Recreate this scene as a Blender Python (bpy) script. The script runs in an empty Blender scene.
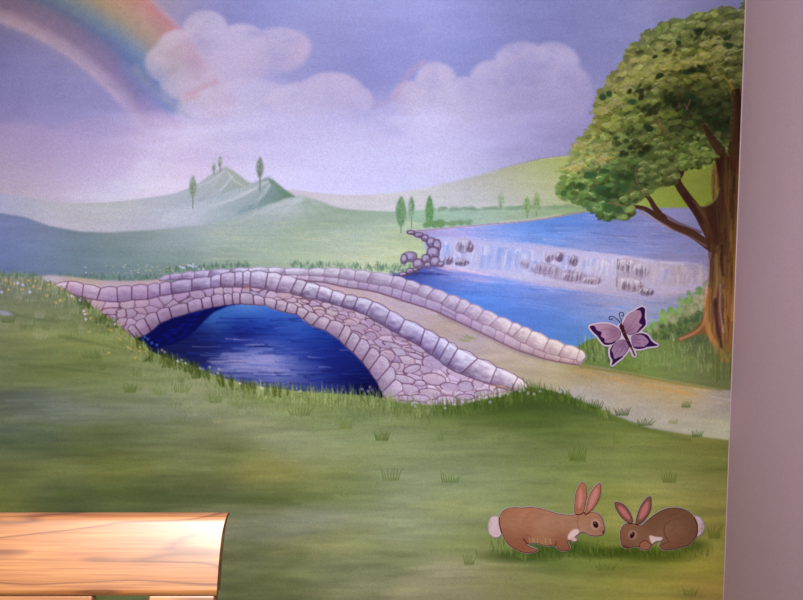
# scene tuning
PK = .75; POWER = 50; EXPO = 0.11; LAMP = (-.3, -1.9, 1.62); SIDE = (163, 137, 146); RAILH = .0905; SPL = .0825; LEANDEG = 17
WOOD = [(.225, .085, .023), (.12, .038, .010), (.28, .118, .036)]; WLOC = (4.1, .4, 2.3)
GAINS = {
 'S': [(420, 177, 0.72, 0.871, 0.892), (40, 100, 1.101, 0.816, 0.642), (60, 58, 0.293, 0.63, 3.0), (362, 29, 1.594, 1.583, 1.353), (212, 39, 0.59, 0.614, 0.785), (32, 159, 0.979, 1.378, 0.936), (645, 25, 1.86, 1.962, 1.65), (312, 99, 0.283, 0.219, 0.272), (492, 29, 1.329, 1.412, 1.267), (552, 89, 0.36, 0.376, 0.539), (300, 177, 0.805, 1.076, 1.576), (250, 20, 1.087, 1.606, 1.519), (72, 14, 2.572, 1.266, 0.12), (250, 150, 1.143, 1.077, 0.672)],
 'H': [(32, 244, 1.069, 1.118, 1.799), (330, 198, 0.275, 0.247, 0.12), (352, 244, 0.966, 1.265, 3.0), (212, 189, 1.446, 1.124, 1.401), (172, 249, 0.26, 0.384, 1.322), (470, 194, 0.469, 0.511, 1.094), (400, 242, 2.078, 1.974, 1.86), (563, 164, 1.224, 1.211, 0.849), (130, 215, 1.1, 0.966, 0.439), (230, 240, 1.029, 1.089, 0.97), (275, 236, 0.569, 0.724, 1.35)],
 'G': [(300, 450, 3.0, 3.0, 1.873), (650, 480, 0.964, 0.873, 1.131), (32, 359, 3.0, 3.0, 3.0), (72, 439, 1.243, 1.089, 3.0), (442, 509, 1.353, 2.122, 3.0), (252, 579, 3.0, 3.0, 2.441), (112, 399, 0.275, 0.317, 0.15), (542, 439, 0.426, 0.285, 0.316), (655, 553, 2.681, 1.155, 0.394), (672, 567, 3.0, 3.0, 3.0), (372, 569, 3.0, 3.0, 3.0), (672, 364, 2.532, 1.579, 3.0), (392, 429, 0.12, 0.12, 0.12), (20, 480, 3.0, 2.756, 1.234), (140, 480, 3.0, 3.0, 1.785), (250, 500, 0.324, 0.214, 0.142), (230, 458, 0.788, 0.877, 2.049), (415, 462, 3.0, 3.0, 3.0), (515, 491, 1.814, 1.857, 3.0), (615, 461, 0.645, 1.355, 0.308), (345, 511, 1.292, 1.34, 2.552), (575, 586, 0.814, 0.92, 1.313), (195, 416, 1.883, 1.537, 3.0), (450, 580, 0.922, 0.582, 0.721), (20, 320, 0.917, 0.741, 3.0)],
 'P': [(625, 402, 0.467, 0.523, 0.357), (565, 376, 1.055, 1.2, 3.0), (702, 404, 2.219, 2.469, 3.0), (440, 325, 0.751, 0.757, 1.091)],
 'V': [(186, 329, 0.12, 0.304, 0.922)],
 'W': [(325, 348, 0.12, 0.12, 0.223), (246, 309, 3.0, 3.0, 3.0), (215, 340, 0.12, 0.12, 0.12), (272, 359, 3.0, 3.0, 3.0), (512, 309, 1.446, 1.139, 1.16), (632, 234, 0.997, 0.743, 0.952), (630, 305, 1.668, 2.382, 1.429)],
 'F': [(500, 260, 0.772, 0.839, 1.014), (672, 275, 1.104, 1.174, 1.177)],
 'B': [(172, 294, 0.19, 0.141, 0.334), (407, 319, 0.222, 0.205, 0.549), (430, 362, 2.134, 2.593, 2.242), (100, 294, 1.462, 1.501, 1.241), (560, 350, 1.011, 0.997, 0.943), (240, 283, 1.345, 1.755, 1.773), (350, 302, 0.882, 0.885, 0.687)],
 'T': [(603, 182, 3.0, 2.958, 3.0), (643, 132, 0.527, 0.351, 0.374), (690, 92, 0.148, 0.12, 0.12), (660, 66, 1.24, 1.571, 2.074), (712, 69, 3.0, 3.0, 3.0)],
 'K': [(732, 239, 0.126, 0.12, 0.12), (724, 290, 3.0, 3.0, 3.0), (722, 335, 3.0, 3.0, 3.0)],
}
# ---------------------------------------------------------------- painter
import numpy as np, math, random
rng = np.random.default_rng(7)
R = random.Random(11)

def c3(*c): return np.array(c, dtype=np.float32) / 255.0

def smooth(pts, n=6, closed=False):
    p = [np.array(q, float) for q in pts]; out = []; m = len(p)
    for i in range(m if closed else m - 1):
        if closed: a, b, c, d = p[(i-1) % m], p[i], p[(i+1) % m], p[(i+2) % m]
        else: a, b, c, d = p[max(i-1, 0)], p[i], p[i+1], p[min(i+2, m-1)]
        for k in range(n):
            t = k / n
            out.append(0.5*((2*b) + (c-a)*t + (2*a-5*b+4*c-d)*t*t + (3*b-a-3*c+d)*t**3))
    if not closed: out.append(p[-1])
    return out

def upsample(a, H, W):
    h, w = a.shape[:2]
    y = np.linspace(0, h-1, H); x = np.linspace(0, w-1, W)
    y0 = np.clip(y.astype(int), 0, h-2); x0 = np.clip(x.astype(int), 0, w-2)
    fy = (y-y0).astype(np.float32); fx = (x-x0).astype(np.float32)
    if a.ndim == 3: fy = fy[:, None, None]; fx = fx[None, :, None]
    else: fy = fy[:, None]; fx = fx[None, :]
    r0 = a[y0]; r1 = a[y0+1]
    r = r0*(1-fy) + r1*fy
    return r[:, x0]*(1-fx) + r[:, x0+1]*fx

def box1(a, r, axis):
    if r < 1: return a
    pad = [(0, 0)]*a.ndim; pad[axis] = (r+1, r)
    c = np.cumsum(np.pad(a, pad, mode='edge'), axis=axis, dtype=np.float64)
    n = a.shape[axis]
    hi = np.take(c, np.arange(2*r+1, 2*r+1+n), axis=axis); lo = np.take(c, np.arange(0, n), axis=axis)
    return ((hi-lo)/(2*r+1)).astype(np.float32)

def blur(a, r):
    r = int(round(r))
    for _ in range(2):
        a = box1(a, r, 0); a = box1(a, r, 1)
    return a

class Canvas:
    def __init__(s, x0, y0, x1, y1, S):
        s.x0, s.y0, s.S = x0, y0, S
        s.W = int((x1-x0)*S)+1; s.H = int((y1-y0)*S)+1
        s.rgb = np.zeros((s.H, s.W, 3), np.float32); s.ids = np.zeros((s.H, s.W), np.int32)
        s.X, s.Y = np.meshgrid(x0+np.arange(s.W, dtype=np.float32)/S, y0+np.arange(s.H, dtype=np.float32)/S)
    def noise(s, sx, sy, octaves=1):
        out = 0; amp = 1; tot = 0
        for o in range(octaves):
            h = max(3, int(s.H/s.S/sy*2**o)+2); w = max(3, int(s.W/s.S/sx*2**o)+2)
            out = out + amp*upsample(rng.standard_normal((h, w)).astype(np.float32), s.H, s.W)
            tot += amp; amp *= .6
        return out/tot
    def field(s, pts, sig=45, yk=1.6):
        """colour control points (x, y, r, g, b) blended with gaussian weights"""
        q = 8
        xs = s.x0+np.linspace(0, (s.W-1)/s.S, s.W//q+2); ys = s.y0+np.linspace(0, (s.H-1)/s.S, s.H//q+2)
        X, Y = np.meshgrid(xs, ys); acc = np.zeros(X.shape+(3,)); w = np.zeros(X.shape)
        for (x, y, r, g, b) in pts:
            d = ((X-x)**2+((Y-y)*yk)**2)/sig**2
            k = np.exp(-.5*np.minimum(d, 60))+1e-4/(1+d)**2
            acc += k[..., None]*np.array([r, g, b]); w += k
        return upsample((acc/w[..., None]/255).astype(np.float32), s.H, s.W)
    def mask(s, poly, feather=0.0):
        """antialiased polygon coverage, returns (slice, alpha)"""
        P = np.array(poly, float)
        px = (P[:, 0]-s.x0)*s.S; py = (P[:, 1]-s.y0)*s.S
        m = 3+int(2*feather*s.S+1)
        ax, bx = int(max(0, px.min()-m)), int(min(s.W, px.max()+m+1)); ay, by = int(max(0, py.min()-m)), int(min(s.H, py.max()+m+1))
        if ax >= bx or ay >= by: return None
        K = 3; w = (bx-ax)*K; h = (by-ay)
        cov = np.zeros((h, bx-ax), np.float32)
        qx = np.roll(px, -1); qy = np.roll(py, -1)
        xs = ax-.5+(np.arange(w)+.5)/K
        for sub in range(K):
            yy = ay-.5+np.arange(h)+(sub+.5)/K
            row = np.zeros((h, w+1), np.int16)
            for i in range(len(px)):
                y0, y1 = py[i], qy[i]
                if y0 == y1: continue
                lo, hi = (y0, y1) if y0 < y1 else (y1, y0)
                j0 = np.searchsorted(yy, lo, 'left'); j1 = np.searchsorted(yy, hi, 'left')
                if j0 >= j1: continue
                xc = px[i]+(yy[j0:j1]-y0)/(y1-y0)*(qx[i]-px[i])
                k = np.clip(np.ceil((xc-(ax-.5))*K-.5).astype(int), 0, w)
                np.add.at(row, (np.arange(j0, j1), k), 1)
            ins = (np.cumsum(row, axis=1)[:, :w] & 1).astype(np.float32)
            cov += ins.reshape(h, bx-ax, K).mean(2)
        cov /= K
        if feather > 0: cov = blur(cov, max(1, feather*s.S/1.5))
        return (slice(ay, by), slice(ax, bx)), cov
    def comp(s, sl, a, col, pid=None):
        if np.ndim(col) == 3: col = col[sl] if col.shape[:2] == s.rgb.shape[:2] else col
        s.rgb[sl] = s.rgb[sl]*(1-a[..., None]) + col*a[..., None]
        if pid is not None:
            v = s.ids[sl]; v[a > .5] = pid
    def poly(s, pts, col, feather=0., pid=None, alpha=1., sm=True, mod=None):
        r = s.mask(smooth(pts, 5, True) if sm else pts, feather)
        if r is None: return
        sl, a = r; a = a*alpha
        if mod is not None: a = np.clip(a*mod[sl], 0, 1)
        s.comp(sl, a, col, pid)
    def stroke(s, pts, w, col, alpha=1., soft=.6, pid=None, sm=True, w1=None):
        P = smooth(pts, 4) if sm and len(pts) > 2 else [np.array(p, float) for p in pts]
        P = np.array(P); n = len(P)
        ws = np.linspace(w, w if w1 is None else w1, n)
        m = max(w, w1 or 0)+soft+1
        ax = int(max(0, (P[:, 0].min()-m-s.x0)*s.S)); bx = int(min(s.W, (P[:, 0].max()+m-s.x0)*s.S+1))
        ay = int(max(0, (P[:, 1].min()-m-s.y0)*s.S)); by = int(min(s.H, (P[:, 1].max()+m-s.y0)*s.S+1))
        if ax >= bx or ay >= by: return
        sl = (slice(ay, by), slice(ax, bx)); X = s.X[sl]; Y = s.Y[sl]
        best = np.full(X.shape, -1e9, np.float32)
        for i in range(n-1):
            a, b = P[i], P[i+1]; d = b-a; L = d@d+1e-9
            t = np.clip(((X-a[0])*d[0]+(Y-a[1])*d[1])/L, 0, 1)
            dist = np.hypot(X-a[0]-t*d[0], Y-a[1]-t*d[1])
            best = np.maximum(best, (ws[i]*(1-t)+ws[i+1]*t)/2-dist)
        al = np.clip(best/soft+.5, 0, 1)*alpha
        s.comp(sl, al, col, pid)
    def dab(s, x, y, rx, ry, ang, col, alpha=1., soft=.3, pid=None, grad=None):
        m = max(rx, ry)*1.25+1
        ax = int(max(0, (x-m-s.x0)*s.S)); bx = int(min(s.W, (x+m-s.x0)*s.S+1)); ay = int(max(0, (y-m-s.y0)*s.S)); by = int(min(s.H, (y+m-s.y0)*s.S+1))
        if ax >= bx or ay >= by: return
        sl = (slice(ay, by), slice(ax, bx)); dx = s.X[sl]-x; dy = s.Y[sl]-y; c, n = math.cos(ang), math.sin(ang)
        u = (dx*c+dy*n)/rx; v = (-dx*n+dy*c)/ry; r = np.sqrt(u*u+v*v)
        a = np.clip((1-r)/soft+.5, 0, 1)*alpha
        if grad is not None:
            k = np.clip(v*.5+.5, 0, 1)[..., None]; col = np.asarray(col)*(1-k)+np.asarray(grad)*k
        s.comp(sl, a, col, pid)

PARTS = {}            # id -> (name, parent id or 0, label)
def part(name, parent=0, label=None):
    i = len(PARTS)+1; PARTS[i] = (name, parent, label); return i

def jit(c, k=.03):
    c = np.asarray(c)
    return np.clip(np.asarray(c)*(1+R.uniform(-k, k)*1.2)+np.array([R.uniform(-k, k) for _ in range(3)])*.35, 0, 1)

def quad_stone(C, a, b, c, d, light, dark, line, pid, lw=.9, rnd=.24, alpha=1., edge=.6, ground=None):
    """one painted stone between corners a b (top) c d (bottom): rounded outline, lit top, dusky foot, dark joint"""
    P = [np.array(q, float) for q in (a, b, d, c)]
    cen = sum(P)/4
    pts = []
    for i in range(4):
        p0, p1 = P[i], P[(i+1) % 4]
        pts += [p0+(p1-p0)*rnd*.6, p0+(p1-p0)*.5+((p0+p1)/2-cen)*(.16 if i == 0 else .05), p1+(p0-p1)*rnd*.6]
    pts = smooth(pts, 4, True)
    r = C.mask(pts)
    if r is None: return
    sl, m = r
    top = (P[0]+P[1])/2; bot = (P[2]+P[3])/2; ax = bot-top; L = ax@ax+1e-6
    t = np.clip(((C.X[sl]-top[0])*ax[0]+(C.Y[sl]-top[1])*ax[1])/L, 0, 1)
    t = t**1.2 + .35*NZ[sl]*.5
    t = np.clip(t, 0, 1)[..., None]
    li, dk = jit(light), jit(dark)
    C.comp(sl, m*alpha, li*(1-t)+dk*t, pid)
    g = np.clip(1-np.abs(t[..., 0]-.14)/.22, 0, 1)*.16*m
    C.comp(sl, g.astype(np.float32), np.clip(li*1.18, 0, 1))
    for _ in range(3):                                  # dry brush marks along the stone
        u = R.uniform(.15, .85); q0 = top+(bot-top)*u; dv = (P[1]-P[0])*R.uniform(.12, .3)
        C.stroke([tuple(q0-dv), tuple(q0+dv)], R.uniform(.8, 1.8), jit((dk if R.random() < .5 else li), .04), .28, 1.2, w1=.4)
    k_ = R.uniform(.8, 1.25)
    C.stroke(pts+[pts[0]], lw*.62*k_, line, alpha=edge*.8, soft=.7, sm=False)
    C.stroke([tuple(P[0]*.88+P[3]*.12), tuple(P[3])], lw*k_, line, alpha=edge*.55, soft=.8)

# ================================================================ the mural
C = Canvas(-120, -90, 750, 700, 1.5)
NZ = C.noise(5, 3, 2)
H1 = C.noise(60, 7, 3); H2 = C.noise(22, 4, 2); H3 = C.noise(90, 14, 2); CL = C.noise(40, 25, 4); CL2 = C.noise(18, 12, 3)

# ---- sky
P_sky = part('sky', 0, 'lilac blue painted sky fading to pale violet above the hills')
sky = [(-60,-40,66,64,128),(0,40,100,96,164),(40,75,120,116,186),(60,52,116,114,184),(90,88,126,120,188),(80,95,118,112,182),(20,110,112,103,168),(70,120,135,125,185),(-60,60,88,84,148),(-60,150,130,110,160),
 (230,5,110,106,170),(190,8,138,125,176),(300,10,128,127,190),(360,8,122,124,190),(420,20,116,120,188),(480,25,112,116,180),(540,8,100,104,160),(620,8,98,98,150),(700,0,92,90,135),
 (380,50,112,118,188),(360,80,120,124,192),(300,45,134,134,196),(470,60,116,120,184),(540,40,118,118,174),(600,60,110,112,164),(640,30,104,104,156),(580,95,138,132,182),(590,130,160,150,196),(700,60,95,95,140),
 (20,140,146,122,178),(20,170,158,128,176),(20,190,172,146,190),(80,150,160,138,196),(100,180,186,164,222),(150,160,184,166,224),(200,140,176,160,220),(160,190,192,176,232),
 (260,120,168,160,222),(300,140,188,182,242),(350,150,196,190,250),(300,170,200,190,250),(400,140,184,176,232),(400,175,202,190,244),(450,160,196,184,232),(500,130,166,154,206),(520,150,178,166,212),(560,150,170,160,200),(340,185,205,194,240),
 (-60,-80,60,60,120),(300,-80,105,105,165),(700,-80,85,85,130),(-100,190,140,115,155)]
f = C.field(sky, 36, 1.4)
f = f*(1+.016*H1[..., None]) + .009*CL2[..., None]
C.rgb[:] = f; C.ids[:] = P_sky

# ---- rainbow
P_rain = part('rainbow', 0, 'faded painted rainbow arching across the upper left corner')
rr = np.hypot(C.X+91, C.Y-285)
stops = [(272, (118,112,178)),(279,(160,138,188)),(287,(146,124,176)),(294,(112,94,150)),(305,(98,88,150)),(314,(72,88,156)),(322,(80,104,164)),(331,(104,116,146)),(340,(130,118,120)),(351,(150,120,122)),(360,(156,110,122)),(368,(162,102,118)),(374,(156,120,158)),(380,(120,116,178))]
rs = [a for a, _ in stops]
rc = np.stack([np.interp(rr, rs, [c[k]/255 for _, c in stops]) for k in range(3)], -1).astype(np.float32)
al = .86*np.clip((rr-271)/9, 0, 1)*np.clip((381-rr)/9, 0, 1)
fade = np.clip(1-(C.Y+.35*C.X-(140+34*CL*.6))/46, 0, 1)
fade *= np.clip(1+(160-(C.X))/60, 0, 1) if False else 1
al = al*np.clip(.93+.12*CL, 0, 1)*fade
al[C.X > 330] = 0
sl_all = (slice(0, C.H), slice(0, C.W))
rc = rc*np.clip(.90+.1*(C.X[..., None]+60)/150, .75, 1.05)
rc = rc*(1+.03*C.noise(7, 7, 2)[..., None])
C.comp(sl_all, al, rc, P_rain)

# ---- clouds: tops with a firm edge, bodies that melt downwards
def cloud(lobes, base, col, name_label, amount=.9, melt=60, edge=None):
    pid = part('cloud', 0, name_label)
    a = np.zeros(C.X.shape, np.float32)
    for (x, y, rx, ry) in lobes:
        d = np.sqrt(((C.X-x)/rx)**2+((C.Y-y)/ry)**2)+.05*CL2+.06*CL
        k = np.clip((1-d)*4.2, 0, 1); k = k*k*(3-2*k)*np.clip(1.25-d*.4, 0, 1)
        fall = np.clip(1-(C.Y-(y))/(melt), 0, 1)
        a = np.maximum(a, k*np.where(C.Y > y, fall, 1))
    a = a*amount*.9*np.clip(.86+.3*CL+.1*CL2, 0, 1)
    colr = np.asarray(c3(*col))*(1+.03*CL[..., None])*np.ones(C.X.shape+(1,))
    v = C.ids; keep = v.copy()
    C.comp(sl_all, a.astype(np.float32), colr.astype(np.float32))
    C.ids[(a > .4)] = pid
    return pid
cloud([(206,32,27,24),(180,48,28,22),(240,42,30,21),(280,50,36,26),(215,60,70,34),(170,62,28,24),(198,84,42,22)], 0, (176,156,196), 'large mauve painted cloud beside the end of the rainbow', 1.0, 80)
cloud([(20,150,60,32),(95,138,50,22),(150,128,40,18),(60,160,90,35)], 0, (158,130,184), 'dusky pink painted cloud low on the left of the sky', .5, 60)
cloud([(250,92,40,16),(222,104,50,20)], 0, (184,168,210), 'thin violet painted cloud between rainbow and rounded cloud', .6, 50)
cloud([(331,91,38,22),(300,100,40,20),(352,100,24,18)], 0, (186,172,216), 'rounded lilac painted cloud above the twin peaked hill', .85, 60)
cloud([(436,83,25,24),(412,98,24,20),(462,98,35,24),(500,92,40,26),(525,66,40,27),(552,62,32,22),(505,78,40,24),(560,92,36,40),(480,105,60,30)], 0, (176,162,200), 'big mauve painted cloud bank left of the leafy tree', .86, 85)
cloud([(440,128,36,16),(405,140,40,18),(480,136,40,18)], 0, (184,170,224), 'pale violet painted cloud low above the right hill', .6, 50)
cloud([(562,54,18,13),(540,50,20,11)], 0, (176,158,190), 'small bright top of the cloud bank', .5, 24) if False else None
# warm rims and the last shreds of red behind the cloud
C.stroke([(395,98),(402,84),(412,70),(424,62)], 5, c3(166,134,172), .45, 5)
C.stroke([(374,107),(388,100),(400,92)], 4, c3(160,134,178), .4, 4)
C.stroke([(188,96),(202,88),(216,82)], 7, c3(178,122,146), .5, 6, w1=2)
C.stroke([(136,70),(152,88),(170,104),(182,112)], 9, c3(160,150,150), .35, 8, w1=4)
C.stroke([(124,66),(146,88),(170,110)], 11, c3(96,114,180), .42, 8, w1=7)
C.stroke([(118,84),(134,104),(150,124)], 10, c3(140,116,160), .35, 8, w1=5)
C.stroke([(182,102),(200,96)], 5, c3(168,146,158), .4, 5, w1=3)
C.stroke([(120,84),(150,98),(172,110)], 12, c3(104,112,176), .28, 12, w1=6)
C.stroke([(355,112),(385,126),(400,134)], 14, c3(140,142,208), .3, 12, w1=6)
C.stroke([(506,62),(530,52),(552,48),(566,54)], 3, c3(178,160,190), .35, 4)
for k in range(90):
    x = R.uniform(150, 560); y = R.uniform(110, 190)
    C.dab(x, y, R.uniform(20, 50), R.uniform(3, 9), R.uniform(-.25, .25), c3(204,194,250), .10, 1.0)

# ---- hills
P_bh = part('hill', 0, 'long pale green painted hill rising to the right behind the river')
bh = [(300,200,200,186,196),(350,203,196,188,190),(400,200,188,184,180),(450,192,176,174,158),(500,180,162,164,130),(540,170,150,156,104),(580,160,132,146,78),(620,165,112,132,60),(680,180,110,120,58),(720,190,96,104,50),(500,202,176,180,160),(560,195,160,168,136),(600,200,128,146,92),(450,206,180,184,168),(700,205,116,140,52),(690,185,104,114,54)]
C.poly([(270,188),(296,190),(320,193),(345,195),(370,194.5),(400,192),(430,187),(460,180),(490,172),(520,164),(545,158.5),(570,155.5),(600,154),(660,152),(760,150),(760,216),(560,216),(400,218),(280,214)], C.field(bh, 30, 2)*(1+.025*H2[..., None]), 1.0, P_bh, sm=False)
C.stroke([(500,170),(540,159.5),(575,156.5)], 2, c3(150,158,96), .5, 2)

P_fm = part('meadow', 0, 'flat band of green painted meadow across the river')
fm = [(330,212,158,172,160),(400,216,128,158,128),(440,216,128,160,130),(480,214,132,162,130),(520,214,130,158,120),(560,211,120,146,108),(600,208,104,130,84),(430,225,140,170,120),(500,221,158,178,140),(540,218,138,160,120)]
C.poly([(300,206),(340,209),(395,212),(430,209.5),(480,208.5),(520,207.5),(560,206),(600,204),(640,206),(640,212),(592,211),(575,213),(550,218),(520,221.5),(480,225),(440,228.5),(405,232),(330,232)], C.field(fm, 22, 2)*(1+.05*H2[..., None]), .6, P_fm, sm=False)
for k in range(70):
    x = R.uniform(430, 600); C.dab(x, 209.5-(x-430)*.018+R.uniform(-1.5, 1), R.uniform(2.5, 5), R.uniform(1, 2), 0, jit(c3(108,136,100)), .5, .8)
for k in range(26):
    x = R.uniform(432, 472); C.dab(x, 226.5-(x-432)*.06+R.uniform(-3.0, 0), R.uniform(2, 3.5), R.uniform(1.5, 2.6), 0, jit(c3(98,132,84)), .75, .7)

P_lh = part('hill', 0, 'hazy sage painted hill behind the left meadow')
lh = [(0,200,146,148,160),(40,207,150,156,156),(80,212,160,164,166),(120,208,166,174,170),(160,203,158,164,172),(200,195,150,160,160),(225,178,152,156,164),(60,222,172,162,176),(120,225,178,172,184),(170,216,172,176,178),(10,208,140,140,152),(240,190,130,152,112),(215,186,150,160,150),(190,205,160,168,168)]
C.poly([(-130,186),(0,193.5),(40,200),(80,203),(120,201),(160,196),(180,191.5),(197,184),(210,175),(222,168),(228,168),(238,174),(248,182),(262,192),(262,240),(-130,240)], C.field(lh, 24, 1.8)*(1+.02*H2[..., None]), .9, P_lh)
C.stroke([(200,200),(225,190),(250,184)], 3, c3(126,144,144), .45, 3)
C.stroke([(226,169),(240,180),(251,186)], 5, c3(140,158,124), .4, 4)
P_mh = part('hill', 0, 'pointed painted hill with a dark green shaded right side')
mh = [(190,210,174,178,178),(220,200,156,168,168),(250,190,160,170,166),(265,184,166,174,170),(240,208,132,152,148),(270,200,118,140,132),(285,195,96,126,104),(295,200,90,126,92),(230,214,146,160,150),(275,190,94,120,110)]
C.poly([(170,212),(200,202),(230,192),(250,184),(260,179.5),(268,177.5),(276,182),(286,190),(298,198),(310,205),(300,222),(220,228),(165,222)], C.field(mh, 13, 1.5)*(1+.03*H2[..., None]), .8, P_mh)
C.stroke([(269,180),(272,190),(262,202),(240,212)], 6, c3(96,124,124), .55, 5, w1=3)
C.stroke([(272,182),(282,192),(294,200)], 5, c3(84,120,84), .5, 3)

for (a, b, w, c) in [((268,181),(205,206),3,c3(184,190,186)),((262,184),(190,208),2,c3(150,166,160)),((256,188),(215,208),2.5,c3(188,192,184)),((270,184),(252,206),2.5,c3(176,184,176)),((224,171),(196,190),2.5,c3(178,182,182)),((228,172),(244,186),2,c3(178,186,158)),((222,172),(205,196),2.5,c3(158,168,164)),((232,176),(210,200),2,c3(182,186,184))]:
    for q in range(4):
        o1 = R.uniform(-2, 2); o2 = R.uniform(-3, 3); m_ = ((a[0]+b[0])/2+o1, (a[1]+b[1])/2+2+o2*.4)
        C.stroke([(a[0]+o1*.4, a[1]+.5), m_, (b[0]+o2*2, b[1]+o2)], w*R.uniform(.5, 1), jit(c), .35, 1.5, w1=.5)
P_ml = part('meadow', 0, 'blue green painted meadow sweeping up to a pale ridge behind the bridge')
ml = [(-60,240,84,96,122),(0,225,96,106,130),(0,250,92,104,134),(0,268,84,98,114),(40,235,100,112,132),(40,262,92,110,126),(80,240,100,116,124),(80,260,98,118,122),(120,238,118,134,128),(130,262,106,126,120),
 (160,236,138,152,140),(170,258,124,140,126),(200,232,150,162,150),(220,250,148,162,138),(240,225,150,164,146),(260,245,150,166,136),(270,212,148,160,150),(290,200,174,184,182),(303,197,184,190,190),(312,210,134,154,126),(330,212,128,148,122),(345,225,144,162,130),
 (300,230,152,168,138),(320,246,164,178,150),(350,242,166,178,168),(335,255,166,176,132),(380,235,158,172,142),(370,258,178,182,128),(400,245,168,176,122),(410,258,150,166,110),(340,264,162,170,118),(300,262,148,164,120),(230,266,132,150,112),(180,268,112,132,106),(385,215,128,150,124),(400,225,136,158,124),(360,214,126,148,126),(420,240,150,164,108)]
C.poly([(-130,196),(0,213),(25,217),(50,226),(80,231.5),(110,232.5),(150,230),(195,226),(225,221),(250,212),(270,204),(288,198),(303,195.5),(318,200),(335,207),(360,211.5),(400,212),(420,225),(436,245),(440,262),(430,282),(-130,285)], C.field(ml, 20, 1.5)*(1+.035*H1[..., None]+.02*H2[..., None]), .8, P_ml, sm=False)
for k in range(200):
    x = R.uniform(200, 420); y = R.uniform(222, 264)
    C.stroke([(x, y), (x+R.uniform(10, 40), y+R.uniform(-1.5, 1.5))], R.uniform(.8, 2), jit(R.choice([c3(176,192,140), c3(128,160,112), c3(190,192,124), c3(150,176,130)])), .25, 1.2, w1=.3)
for (a, b) in [((300,200),(262,214)),((303,199),(280,218)),((296,200),(240,222))]:
    C.stroke([a, ((a[0]+b[0])/2-2, (a[1]+b[1])/2-2), b], 3, c3(188,194,190), .35, 3, w1=1)
for (a, b) in [((306,200),(330,222)),((304,203),(312,226))]: C.stroke([a, b], 4, c3(118,148,104), .3, 4, w1=1)
# hedge at the foot of the meadow with flowers
for k in range(1100):
    x = R.uniform(-110, 250) if k < 820 else R.uniform(290, 420)
    yb = 276 if x < 35 else (281-(abs(x-120))*.02 if x < 165 else 273-(x-165)*.06)
    if x > 290: yb = 268+(x-300)*.02
    y = yb-R.uniform(-1, 6 if x > 60 else 3)
    C.stroke([(x, y+1), (x+R.uniform(-1.2, 1.2), y-R.uniform(.5, 3))], R.uniform(1, 2.2), jit(R.choice([c3(60,88,66), c3(84,112,80), c3(112,138,104), c3(70,98,72)]), .06), .5, 1.2, w1=.6)
for k in range(60):
    x = R.gauss(150, 28) if k < 40 else R.gauss(360, 25); y = (271+R.uniform(-7, 3)) if x < 250 else 262+R.uniform(-8, 3)
    C.dab(x, y, R.uniform(.6, 1.1), R.uniform(.5, .9), 0, jit(c3(190,176,92) if k % 3 else c3(184,188,196)), .6, .9)
for k in range(14):
    C.dab(R.gauss(188, 9), 266+R.uniform(-2, 3), 1.2, 1, 0, c3(186,196,204), .7, .8)

# ---- little cypress trees
def cypress(x, yt, yb, w, tr, col, lab):
    p = part('cypress_tree', 0, lab)
    C.stroke([(x, (yt+yb)/2), (x, tr)], 1.3, np.asarray(col)*.8, .9, .7, p, w1=.9)
    h = (yb-yt)/2
    C.poly([(x+.2, yt), (x+w*.3, yt+h*.35), (x+w*.5, yt+h*.9), (x+w*.45, yt+h*1.4), (x+w*.15, yb), (x-w*.2, yb-.5), (x-w*.47, yt+h*1.35), (x-w*.48, yt+h*.8), (x-w*.25, yt+h*.3)], col, .35, p)
    for k in range(int(h*w*.35)+4):
        yy = R.uniform(yt+h*.3, yb-h*.2); xx = x+R.uniform(-.3, .3)*w*(1-abs(yy-yt-h)/h*.6)
        C.dab(xx, yy, R.uniform(.6, 1.2), R.uniform(.8, 2), 0, jit(np.asarray(col)*R.choice([.8, .9, 1.15, 1.2]), .05), .5, .7)
cypress(193, 175.5, 197, 7, 208.5, c3(116,134,104), 'small painted cypress on the lower left slope of the pointed hill')
cypress(214, 162.5, 172, 3.6, 175, c3(128,142,120), 'tiny painted cypress, shorter of the pair on the hilltop')
cypress(220, 156, 168, 4, 172, c3(126,140,120), 'tiny painted cypress, taller of the pair on the hilltop')
cypress(260, 156.5, 178, 7.5, 191.5, c3(116,130,112), 'painted cypress standing alone on the pointed hill right of the pair')
cypress(401, 196, 226, 10.5, 233, c3(92,128,82), 'painted cypress, widest of the three beside the rocks')
cypress(411.5, 196, 218, 6.5, 228, c3(106,138,96), 'slim painted cypress in the middle of the three beside the rocks')
cypress(429.5, 195, 226, 8, 227, c3(80,122,68), 'dark green painted cypress, right one of the three beside the rocks')
cypress(501, 192, 208, 5.5, 209, c3(130,152,110), 'faint painted cypress alone on the far river bank')
cypress(527, 196.5, 214, 6.5, 218, c3(116,144,88), 'painted cypress, left one of the far bank pair')
cypress(536.5, 192, 212, 6.5, 216, c3(122,146,92), 'painted cypress, taller right one of the far bank pair')
for k in range(30):
    x = R.uniform(425, 445); C.dab(x, 223+R.uniform(-2, 3), R.uniform(1.5, 3), R.uniform(1.5, 2.5), 0, jit(c3(88,124,68)), .6, .7)

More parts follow.
